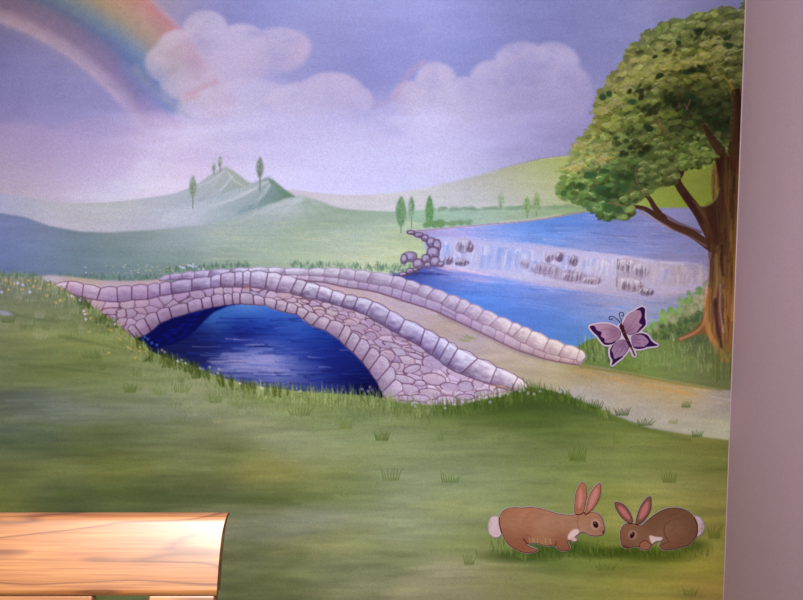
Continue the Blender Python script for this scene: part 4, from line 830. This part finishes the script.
for k in range(260):
    x, y = R.uniform(500, 602), R.uniform(508, 550)
    if B.ids[min(B.H-1, int((y-B.y0)*B.S)), min(B.W-1, int((x-B.x0)*B.S))] != 2: continue
    B.stroke([(x, y), (x-R.uniform(1, 4), y+R.uniform(0, 1.6))], .6, jit(fur[int((y-B.y0)*B.S), int((x-B.x0)*B.S)]*R.uniform(.86, 1.18)), .4, .5, w1=.2)
B.poly([(568,534),(573,529),(578,529),(578,533),(573,537),(568,539)], c3(196,176,180), .8)
B.poly([(570,538),(576,537),(577,540),(573,541)], c3(190,160,156), .4)
for k in range(14):
    x = 529+k*1.6; B.stroke([(x, 537+R.uniform(0, 2)), (x+.6, 543+R.uniform(-1, 1))], 1., R.choice([c3(180,156,128), c3(140,120,72)]), .5, .6)
outline(B, body, OUT)
B.stroke([(523,538),(527,543),(533,546)], 1, OUT, .8, .6)
B.stroke([(556,541),(555,546),(560,549.5)], 1, OUT, .6, .6)
B.stroke([(579,529),(577,523),(578,516)], .7, c3(104,56,42), .5, .7)
B.dab(603.3, 531.5, 1.4, 2.2, .2, c3(72,34,34), .9, .5)
for lab, pts, inn in [('upright left ear', [(574.5,513),(574,503),(575,493),(578,485),(581.5,481.5),(585.5,485),(586.5,495),(585,505),(582,513)], [(578,508),(578,496),(580,488),(582,492),(581.5,503)]),
                      ('pink lined right ear', [(584.5,513.5),(586,504),(589,494),(594,486),(599,482.3),(600.7,487),(599.5,496),(595,505),(590,511)], [(588,509),(589.5,500),(593,491),(597,487),(597,495),(593,503)])]:
    p = len(CP)+1; CP[p] = ('ear', lab)
    B.poly(pts, c3(150,96,74)*(1+.05*NF), 0, p); B.poly(inn, c3(172,116,112), 1.); outline(B, pts, OUT)
p = len(CP)+1; CP[p] = ('eye', None)
B.dab(595, 523.8, 4.3, 4.6, 0, c3(182,150,140), .7, .8)
B.dab(595.2, 524, 2.6, 3.5, -.45, c3(44,16,18), 1, .3, p); B.dab(594.6, 522.6, .6, .8, 0, c3(150,120,120), .8, .6)
CUT.append(dict(cv=B, parts=CP, rim=rim(B, .45), rimcol=c3(186,180,176), name='mounted_rabbit_cutout', label='larger orange brown rabbit cutout facing right on the painted grass', cat='rabbit decoration'))

# right rabbit
B = new_cut(608, 486, 712, 558, 5); CP = {}
NF = B.noise(4, 2, 3)[..., None]
OUT = c3(48,16,14)
p = 1; CP[p] = ('tail', 'small white tail')
tail = [(693,517),(698,516),(702,520),(704,526),(702,532),(697,536),(692,534)]
B.poly(tail, c3(182,160,170), .5, p)
for k in range(20): B.stroke([(R.uniform(696, 702), R.uniform(518, 534)), (R.uniform(699, 705), R.uniform(518, 535))], .5, R.choice([c3(190,172,182), c3(110,76,70)]), .45, .5)
p = 2; CP[p] = ('body', 'grey brown painted fur with a dark outline')
body = [(620,541),(619.3,532),(622,525),(628,522),(636,523),(640.5,524.5),(646,520),(652,515),(659,510.5),(668,507.3),(678,507),(687,510),(693,516),(696.5,524),(696.5,533),(693,540),(687,545),(678,547.5),(668,549.3),(661,548.5),(658.5,545),(660,541),(655,541.5),(651,545),(648,549),(642,549.5),(638.5,547),(633,546),(628,548),(622,546)]
fur = .82*B.field([(624,530,120,80,58),(622,544,110,64,48),(632,528,124,84,60),(640,538,118,84,60),(650,530,104,70,48),(650,520,98,64,42),(665,515,100,66,44),(665,530,118,84,60),(680,515,98,62,42),(680,530,120,86,64),(690,530,96,58,40),(680,543,104,62,42),(665,545,112,66,46),(645,547,120,72,56),(655,538,130,92,66)], 7, 1)*(1+.05*NF)+.18*c3(112,98,88)
B.poly(body, fur, 0, p)
for k in range(260):
    x, y = R.uniform(620, 696), R.uniform(508, 548)
    if B.ids[min(B.H-1, int((y-B.y0)*B.S)), min(B.W-1, int((x-B.x0)*B.S))] != 2: continue
    B.stroke([(x, y), (x+R.uniform(1, 4), y+R.uniform(0, 1.6))], .6, jit(fur[int((y-B.y0)*B.S), int((x-B.x0)*B.S)]*R.uniform(.84, 1.2)), .4, .5, w1=.2)
B.poly([(649,535),(655,536),(662,537),(659,541),(653,544),(650,541)], c3(192,172,172), .7)
B.poly([(638,544),(642,540),(648,540),(651,544),(647,548.5),(641,549)], c3(134,90,70), .4)
outline(B, body, OUT)
B.stroke([(670,520),(665,524),(663.5,530),(665,536),(668,541),(663,543),(659.5,546)], .9, c3(74,40,32), .7, .7)
B.stroke([(638.5,547),(640,542),(645,540),(650,543),(651,545)], .8, OUT, .7, .6)
B.dab(625, 546.5, 4, 1.5, .1, c3(64,34,34), .6, .8)
for lab, pts, inn in [('pink lined ear leaning left', [(613.8,502),(617,501.2),(623,503.5),(628,509),(631.5,516),(632,522),(628,522.5),(621,517),(615.5,509)], [(618,505),(623,507.5),(628,514),(629.5,519.5),(624,516),(619,509.5)]),
                      ('tall dark edged ear', [(635,523),(636.5,514),(640,505),(645,498),(649.7,495.5),(651,501),(650,510),(646,517),(640,523)], [(638.5,519),(640,511),(644.5,503),(648,501),(647.5,509),(643.5,516)])]:
    p = len(CP)+1; CP[p] = ('ear', lab)
    B.poly(pts, c3(110,72,58)*(1+.05*NF), 0, p); B.poly(inn, c3(168,100,102), .9); outline(B, pts, OUT)
p = len(CP)+1; CP[p] = ('eye', None)
B.dab(632, 534.3, 4, 4.5, 0, c3(168,134,118), .7, .8)
B.dab(631.8, 534.5, 2.2, 3.3, .45, c3(40,14,18), 1, .3, p); B.dab(631.4, 533, .6, .8, 0, c3(150,120,120), .8, .6)
CUT.append(dict(cv=B, parts=CP, rim=rim(B, .45), rimcol=c3(182,176,172), name='mounted_rabbit_cutout', label='smaller dark brown rabbit cutout with head down facing left', cat='rabbit decoration'))

for c_, k_ in zip(CUT, (1.12, 1.42, 1.42)):               # cut-out colours brightened to make up for weaker lamp light
    q_ = c_['cv']; l_ = np.where(q_.rgb <= .04045, q_.rgb/12.92, ((np.clip(q_.rgb, 0, 1)+.055)/1.055)**2.4)*k_
    q_.rgb = np.clip(np.where(l_ <= .0031308, l_*12.92, 1.055*np.clip(l_, 1e-9, None)**(1/2.4)-.055), 0, 1).astype(np.float32)
# ================================================================ scene
import bpy, bmesh
from mathutils import Vector, Matrix
scene = bpy.context.scene; COL = scene.collection
FPX, PITCH, CAMH, DIST = 780.0, math.radians(5.0), 1.35, 2.0
WALLX = 0.0

cam_d = bpy.data.cameras.new('camera'); cam = bpy.data.objects.new('camera', cam_d); COL.objects.link(cam)
cam_d.sensor_width = 36; cam_d.lens = FPX/803*36; cam_d.clip_start = .02
cam.location = (0, -DIST, CAMH); cam.rotation_euler = (math.pi/2-PITCH, 0, 0); scene.camera = cam

def to_wall(u, v, y=0.0):
    """where the mural point that the photograph shows at (u, v) sits on the back wall"""
    a = (np.asarray(u, float)-401.5)/FPX; b = -(np.asarray(v, float)-300)/FPX
    dy = math.cos(PITCH)+b*math.sin(PITCH); dz = b*math.cos(PITCH)-math.sin(PITCH)
    t = (DIST)/dy
    return a*t, CAMH+dz*t
XC = float(to_wall(746.2, 0)[0])          # the corner of the room

def lin(c):
    c = np.clip(np.asarray(c, np.float64), 0, 1)
    return np.where(c <= .04045, c/12.92, ((c+.055)/1.055)**2.4)

def material(name, base=None, rough=.6, spec=.3, attr=None, k=.75, bump=0., bscale=400):
    m = bpy.data.materials.new(name); m.use_nodes = True; nt = m.node_tree; N = nt.nodes; b = N['Principled BSDF']
    b.inputs['Roughness'].default_value = rough; b.inputs['Specular IOR Level'].default_value = spec
    if base is not None: b.inputs['Base Color'].default_value = (*[float(q) for q in base], 1)
    if attr:
        a = N.new('ShaderNodeAttribute'); a.attribute_name = attr
        mx = N.new('ShaderNodeVectorMath'); mx.operation = 'SCALE'; mx.inputs['Scale'].default_value = k
        nt.links.new(a.outputs['Color'], mx.inputs[0]); nt.links.new(mx.outputs[0], b.inputs['Base Color'])
    if bump:
        tc = N.new('ShaderNodeTexCoord'); nz = N.new('ShaderNodeTexNoise'); nz.inputs['Scale'].default_value = bscale; nz.inputs['Detail'].default_value = 3
        bp = N.new('ShaderNodeBump'); bp.inputs['Strength'].default_value = bump; bp.inputs['Distance'].default_value = .001
        nt.links.new(tc.outputs['Object'], nz.inputs['Vector']); nt.links.new(nz.outputs['Fac'], bp.inputs['Height']); nt.links.new(bp.outputs[0], b.inputs['Normal'])
    return m

def mesh_obj(name, verts, faces, mat, parent=None, col=None):
    me = bpy.data.meshes.new(name)
    nv, nf = len(verts), len(faces)
    me.vertices.add(nv); me.vertices.foreach_set('co', np.ascontiguousarray(verts, np.float32).ravel())
    me.loops.add(nf*4); me.loops.foreach_set('vertex_index', np.ascontiguousarray(faces, np.int32).ravel())
    me.polygons.add(nf); me.polygons.foreach_set('loop_start', np.arange(0, nf*4, 4, dtype=np.int32))
    me.polygons.foreach_set('loop_total', np.full(nf, 4, np.int32))
    me.update(calc_edges=True)
    if col is not None:
        a = me.color_attributes.new('paint', 'FLOAT_COLOR', 'POINT')
        a.data.foreach_set('color', np.concatenate([col, np.ones((nv, 1))], 1).astype(np.float32).ravel())
    me.materials.append(mat)
    o = bpy.data.objects.new(name, me); COL.objects.link(o)
    if parent: o.parent = parent; o.matrix_parent_inverse = parent.matrix_world.inverted() if False else Matrix.Identity(4)
    return o

def tag(o, label=None, cat=None, group=None, kind=None):
    if label: o['label'] = label
    if cat: o['category'] = cat
    if group: o['group'] = group
    if kind: o['kind'] = kind

def sheet(cv, wanted, names, parents, mat, yoff, origin, right=None, mirror=None):
    """cut the painted sheet into one mesh per painted part; vertices lie on the wall plane"""
    U = cv.X.astype(np.float64); V = cv.Y.astype(np.float64)
    WX, WZ = to_wall(U, V)
    if right is not None: WX = np.minimum(WX, right)
    P = np.stack([WX-origin[0], np.full_like(WX, yoff)-origin[1], WZ-origin[2]], -1).reshape(-1, 3)
    colr = lin(cv.rgb).reshape(-1, 3)
    W = cv.W; fid = cv.ids[:-1, :-1]
    ok = np.ones(fid.shape, bool)
    if right is not None: ok = WX[:-1, :-1] < right-1e-6
    out = {}
    for pid in wanted:
        jj, ii = np.nonzero((fid == pid) & ok)
        if len(jj) < 6: continue
        a = jj*W+ii
        F = np.stack([a, a+W, a+W+1, a+1], 1)
        vs, inv = np.unique(F.ravel(), return_inverse=True)
        o = mesh_obj(names[pid][0], P[vs], inv.reshape(-1, 4), mat, None, colr[vs])
        out[pid] = o
    for pid, o in out.items():
        par = parents(pid)
        o.parent = out[par] if par in out else parents(None)
        if names[pid][-1]: o['label'] = names[pid][-1]
    return out

# ---- room
def box(bm, x0, x1, y0, y1, z0, z1):
    r = bmesh.ops.create_cube(bm, size=1)
    for v in r['verts']:
        v.co = Vector(((v.co.x+.5)*(x1-x0)+x0, (v.co.y+.5)*(y1-y0)+y0, (v.co.z+.5)*(z1-z0)+z0))
    return r['verts']
def obj(name, bm, mat, parent=None, bevel=0.):
    me = bpy.data.meshes.new(name); bmesh.ops.recalc_face_normals(bm, faces=bm.faces[:]); bm.to_mesh(me); bm.free(); me.materials.append(mat)
    o = bpy.data.objects.new(name, me); COL.objects.link(o)
    if parent: o.parent = parent
    if bevel:
        b = o.modifiers.new('bevel', 'BEVEL'); b.width = bevel; b.segments = 3; b.limit_method = 'ANGLE'
        for p in me.polygons: p.use_smooth = True
        o.modifiers.new('wn', 'WEIGHTED_NORMAL')
    return o
def struct(name, dims, mat):
    bm = bmesh.new(); box(bm, *dims); o = obj(name, bm, mat); o['kind'] = 'structure'; return o

m_wall = material('back wall paint', lin(c3(176,152,160)), .7, .2, bump=.3, bscale=260)
m_side = material('mauve side wall paint', lin(c3(*SIDE)), .7, .2, bump=.35, bscale=260)
m_ceil = material('ceiling paint', (.7, .68, .66), .8, .2)
m_base = material('white trim paint', (.7, .67, .63), .4, .4)
# speckled side wall paint
nt = m_side.node_tree; b = nt.nodes['Principled BSDF']
tc = nt.nodes.new('ShaderNodeTexCoord'); nz = nt.nodes.new('ShaderNodeTexNoise'); nz.inputs['Scale'].default_value = 300; nz.inputs['Detail'].default_value = 4
mixn = nt.nodes.new('ShaderNodeMix'); mixn.data_type = 'RGBA'
mixn.inputs['A'].default_value = (*[float(q)*.82 for q in lin(c3(SIDE[0]+3, SIDE[1]+3, SIDE[2]-8))], 1); mixn.inputs['B'].default_value = (*[float(q)*1.18 for q in lin(c3(SIDE[0]-2, SIDE[1]-1, SIDE[2]+8))], 1)
nt.links.new(tc.outputs['Object'], nz.inputs['Vector']); nt.links.new(nz.outputs['Fac'], mixn.inputs['Factor']); nt.links.new(mixn.outputs['Result'], b.inputs['Base Color'])

def floor_mat():
    m = bpy.data.materials.new('oak floor boards'); m.use_nodes = True; nt = m.node_tree; b = nt.nodes['Principled BSDF']
    tc = nt.nodes.new('ShaderNodeTexCoord'); br = nt.nodes.new('ShaderNodeTexBrick'); br.inputs['Scale'].default_value = 4
    br.inputs['Color1'].default_value = (.30, .17, .08, 1); br.inputs['Color2'].default_value = (.24, .13, .06, 1); br.inputs['Mortar'].default_value = (.06, .03, .015, 1)
    br.inputs['Mortar Size'].default_value = .008; br.inputs['Brick Width'].default_value = 3; br.inputs['Row Height'].default_value = .4
    nt.links.new(tc.outputs['Object'], br.inputs['Vector']); nt.links.new(br.outputs['Color'], b.inputs['Base Color']); b.inputs['Roughness'].default_value = .4
    return m
LX, RY, HC = -2.1, -3.4, 2.45
struct('floor', (LX-.1, XC+.1, RY-.1, .1, -.1, 0), floor_mat())
struct('ceiling', (LX-.1, XC+.1, RY-.1, .1, HC, HC+.1), m_ceil)
struct('wall_back', (LX-.1, XC+.1, 0, .1, 0, HC), m_wall)
struct('wall_right', (XC, XC+.1, RY, 0, 0, HC), m_side)
struct('wall_left', (LX-.1, LX, RY, 0, 0, HC), m_side)
struct('wall_front', (LX-.1, XC+.1, RY-.1, RY, 0, HC), m_side)
struct('baseboard_back', (LX, XC, -.014, 0, 0, .09), m_base)
struct('baseboard_right', (XC-.014, XC, RY, -.014, 0, .09), m_base)
struct('baseboard_left', (LX, LX+.014, RY, -.014, 0, .09), m_base)

# ---- mural
m_paint = material('mural paint', None, .8, .05, 'paint', PK, .25, 300)
xm, zm = to_wall(300, 600)
mural = bpy.data.objects.new('mural', None); COL.objects.link(mural); mural.location = (float(xm), -.001, float(zm))
tag(mural, 'painted wall mural of a stone bridge, river, hills, rainbow sky and leafy tree', 'mural')
sheet(MURAL, list(PARTS), PARTS, lambda p: mural if p is None else PARTS[p][1], m_paint, -.001, tuple(mural.location), right=XC-.003)

# ---- cut-outs standing 3 mm proud of the mural
for c in CUT:
    cv = c['cv']; cx, cy = (cv.x0+cv.W/cv.S/2), (cv.y0+cv.H/cv.S)
    ox, oz = to_wall(cx, cy); root = bpy.data.objects.new(c['name'], None); COL.objects.link(root); root.location = (float(ox), -.0015, float(oz))
    tag(root, c['label'], c['cat'])
    card = Canvas.__new__(Canvas); card.__dict__ = dict(cv.__dict__); card.ids = c['rim'].astype(np.int32); card.rgb = np.ones_like(cv.rgb)*c['rimcol']
    r = sheet(card, [1], {1: ('backing_card', 'pale cut edge')}, lambda p: root if p is None else -1, m_paint, -.0041, tuple(root.location))
    for o in r.values():
        s = o.modifiers.new('thickness', 'SOLIDIFY'); s.thickness = .0026; s.offset = -1
    names = c['parts']
    sheet(cv, list(names), names, lambda p: root if p is None else -1, m_paint, -.0044, tuple(root.location))

# ---- wooden chair in front of the mural
def wood_mat():
    m = bpy.data.materials.new('honey coloured wood'); m.use_nodes = True; nt = m.node_tree; N = nt.nodes; L = nt.links; b = N['Principled BSDF']
    tc = N.new('ShaderNodeTexCoord'); mp = N.new('ShaderNodeMapping'); mp.inputs['Scale'].default_value = (1.7, 6, 13); mp.inputs['Location'].default_value = WLOC
    n1 = N.new('ShaderNodeTexNoise'); n1.inputs['Scale'].default_value = 1.6; n1.inputs['Detail'].default_value = 1.5
    w = N.new('ShaderNodeMath'); w.operation = 'MULTIPLY'; w.inputs[1].default_value = 6.
    fr = N.new('ShaderNodeMath'); fr.operation = 'FRACT'
    r1 = N.new('ShaderNodeValToRGB'); e = r1.color_ramp.elements
    e[0].position = 0; e[0].color = (*WOOD[0], 1); e[1].position = 1; e[1].color = (*WOOD[1], 1); x = e.new(.82); x.color = (*WOOD[2], 1); x = e.new(.1); x.color = (*WOOD[0], 1); e[0].color = (*[q*.9 for q in WOOD[1]], 1)
    mp2 = N.new('ShaderNodeMapping'); mp2.inputs['Scale'].default_value = (4, 90, 260); n2 = N.new('ShaderNodeTexNoise'); n2.inputs['Scale'].default_value = 2.2; n2.inputs['Detail'].default_value = 4
    r2 = N.new('ShaderNodeValToRGB'); r2.color_ramp.elements[0].position = .34; r2.color_ramp.elements[0].color = (.72, .60, .50, 1); r2.color_ramp.elements[1].position = .58; r2.color_ramp.elements[1].color = (1, 1, 1, 1)
    mx = N.new('ShaderNodeMix'); mx.data_type = 'RGBA'; mx.blend_type = 'MULTIPLY'; mx.inputs['Factor'].default_value = 1
    L.new(tc.outputs['Object'], mp.inputs[0]); L.new(mp.outputs[0], n1.inputs['Vector']); L.new(n1.outputs['Fac'], w.inputs[0]); L.new(w.outputs[0], fr.inputs[0]); L.new(fr.outputs[0], r1.inputs[0])
    L.new(tc.outputs['Object'], mp2.inputs[0]); L.new(mp2.outputs[0], n2.inputs['Vector']); L.new(n2.outputs['Fac'], r2.inputs[0])
    L.new(r1.outputs[0], mx.inputs['A']); L.new(r2.outputs[0], mx.inputs['B']); L.new(mx.outputs['Result'], b.inputs['Base Color'])
    b.inputs['Roughness'].default_value = .46; b.inputs['Specular IOR Level'].default_value = .85
    return m
m_wood = wood_mat()
RX, RW, RT = -.2315, .50, .9745             # right end, width, height of the top rail
CXC = RX-RW/2; CY = -1.0; LEAN = math.radians(LEANDEG)
chair = bpy.data.objects.new('wooden_chair', None); COL.objects.link(chair); chair.location = (CXC, CY-.16, 0)
tag(chair, 'honey coloured wooden chair back with a wide top rail, in front of the mural', 'chair')
def leaned(verts, z0=.45):
    """verts given with y = depth from the back plane and z = height; lean the back away from the camera"""
    for v in verts:
        dz = v.co.z-z0; v.co.y += .16+YB+(v.co.z-RB)*math.tan(LEAN)+.011
def board(name, pts, y0, y1, lean=True, bev=.003):
    bm = bmesh.new(); n = len(pts)
    f = [bm.verts.new((x, y0, z)) for x, z in pts]; g = [bm.verts.new((x, y1, z)) for x, z in pts]
    bm.faces.new(f); bm.faces.new(g[::-1])
    for i in range(n): bm.faces.new((f[i], g[i], g[(i+1) % n], f[(i+1) % n]))
    if lean: leaned(bm.verts)
    return obj(name, bm, m_wood, chair, bev)
hw = RW/2; RB = RT-RAILH
TB0 = (RT-RB)*0
def rail():
    """crowned top rail: the front face rolls back towards its upper edge, the ends flare slightly upwards"""
    bm = bmesh.new(); n = 12; prof = []
    y = 0.; zz = RT
    ang = lambda t: math.radians(LEANDEG-3+13*t)
    ys = [0.]
    for k in range(n, 0, -1):
        t = (k-.5)/n; ys.append(ys[-1]-math.tan(ang(t))*RAILH/n)
    pts = [(ys[k], RT-RAILH*k/n, 1-k/n) for k in range(n+1)]               # front, top to bottom
    back = [(ys[k]+.022, RT-RAILH*k/n-(.0025 if k == 0 else 0), 1-k/n) for k in range(n, -1, -1)]
    crown = [(.0215, RT-.0008, 1), (.015, RT+.0012, 1), (.007, RT+.0012, 1), (.0018, RT+.0006, 1)]
    ring = pts+back+crown; loops = []
    for s in (-1, 1):
        loop = []
        for (yy, z, t) in ring:
            x = s*(hw-.0065+.0025*t+.004*max(0, t)**7)
            loop.append(bm.verts.new((x, yy+.16, z)))
        loops.append(loop)
    m = len(ring)
    for i in range(m): bm.faces.new((loops[0][i], loops[0][(i+1) % m], loops[1][(i+1) % m], loops[1][i]))
    for L_ in loops: bm.faces.new([bm.verts.new(v.co) for v in L_])
    o = obj('top_rail', bm, m_wood, chair)
    for p in o.data.polygons: p.use_smooth = len(p.vertices) == 4
    return ys[-1]
YB = rail()
for s in (-1, 1):
    board('post', [(s*(hw-.009), RB-.0005), (s*(hw-.009), .47), (s*(hw-.0945), .47), (s*(hw-.0945), RB-.0005)], -.009, .013)
board('splat', [(-SPL, RB-.0005), (SPL, RB-.0005), (SPL, .56), (-SPL, .56)], -.008, .010)
board('lower_rail', [(-hw+.1005, .56), (hw-.1005, .56), (hw-.1005, .50), (-hw+.1005, .50)], -.009, .011)
bm = bmesh.new(); box(bm, -hw, hw, -.40, .075, .44, .4695); obj('seat', bm, m_wood, chair, .006)
for sx in (-1, 1):
    for yy in (-.37, .03):
        bm = bmesh.new(); vs = box(bm, -.02, .02, -.02, .02, 0, .4395)
        for v in vs:
            k = .8+.2*(v.co.z/.44); v.co.x = v.co.x*k+sx*(hw-.03); v.co.y = v.co.y*k+yy
        obj('leg', bm, m_wood, chair, .003)
    bm = bmesh.new(); box(bm, sx*(hw-.03)-.009, sx*(hw-.03)+.009, -.3495, .0095, .385, .4395); obj('apron', bm, m_wood, chair, .002)

# ---- light
def area(name, loc, target, size, power, col):
    l = bpy.data.lights.new(name, 'AREA'); l.shape = 'DISK'; l.size = size; l.energy = power; l.color = col
    o = bpy.data.objects.new(name, l); COL.objects.link(o); o.location = loc
    o.rotation_euler = (Vector(target)-Vector(loc)).to_track_quat('-Z', 'Y').to_euler(); return o
area('room_lamp', LAMP, (-.05, 0, 1.1), .3, POWER, (1, .985, .965))
wd = bpy.data.worlds.new('world'); scene.world = wd; wd.use_nodes = True; wd.node_tree.nodes['Background'].inputs[0].default_value = (.05, .05, .05, 1)
scene.view_settings.view_transform = 'Standard'; scene.view_settings.look = 'None'; scene.view_settings.exposure = EXPO; scene.view_settings.gamma = 1
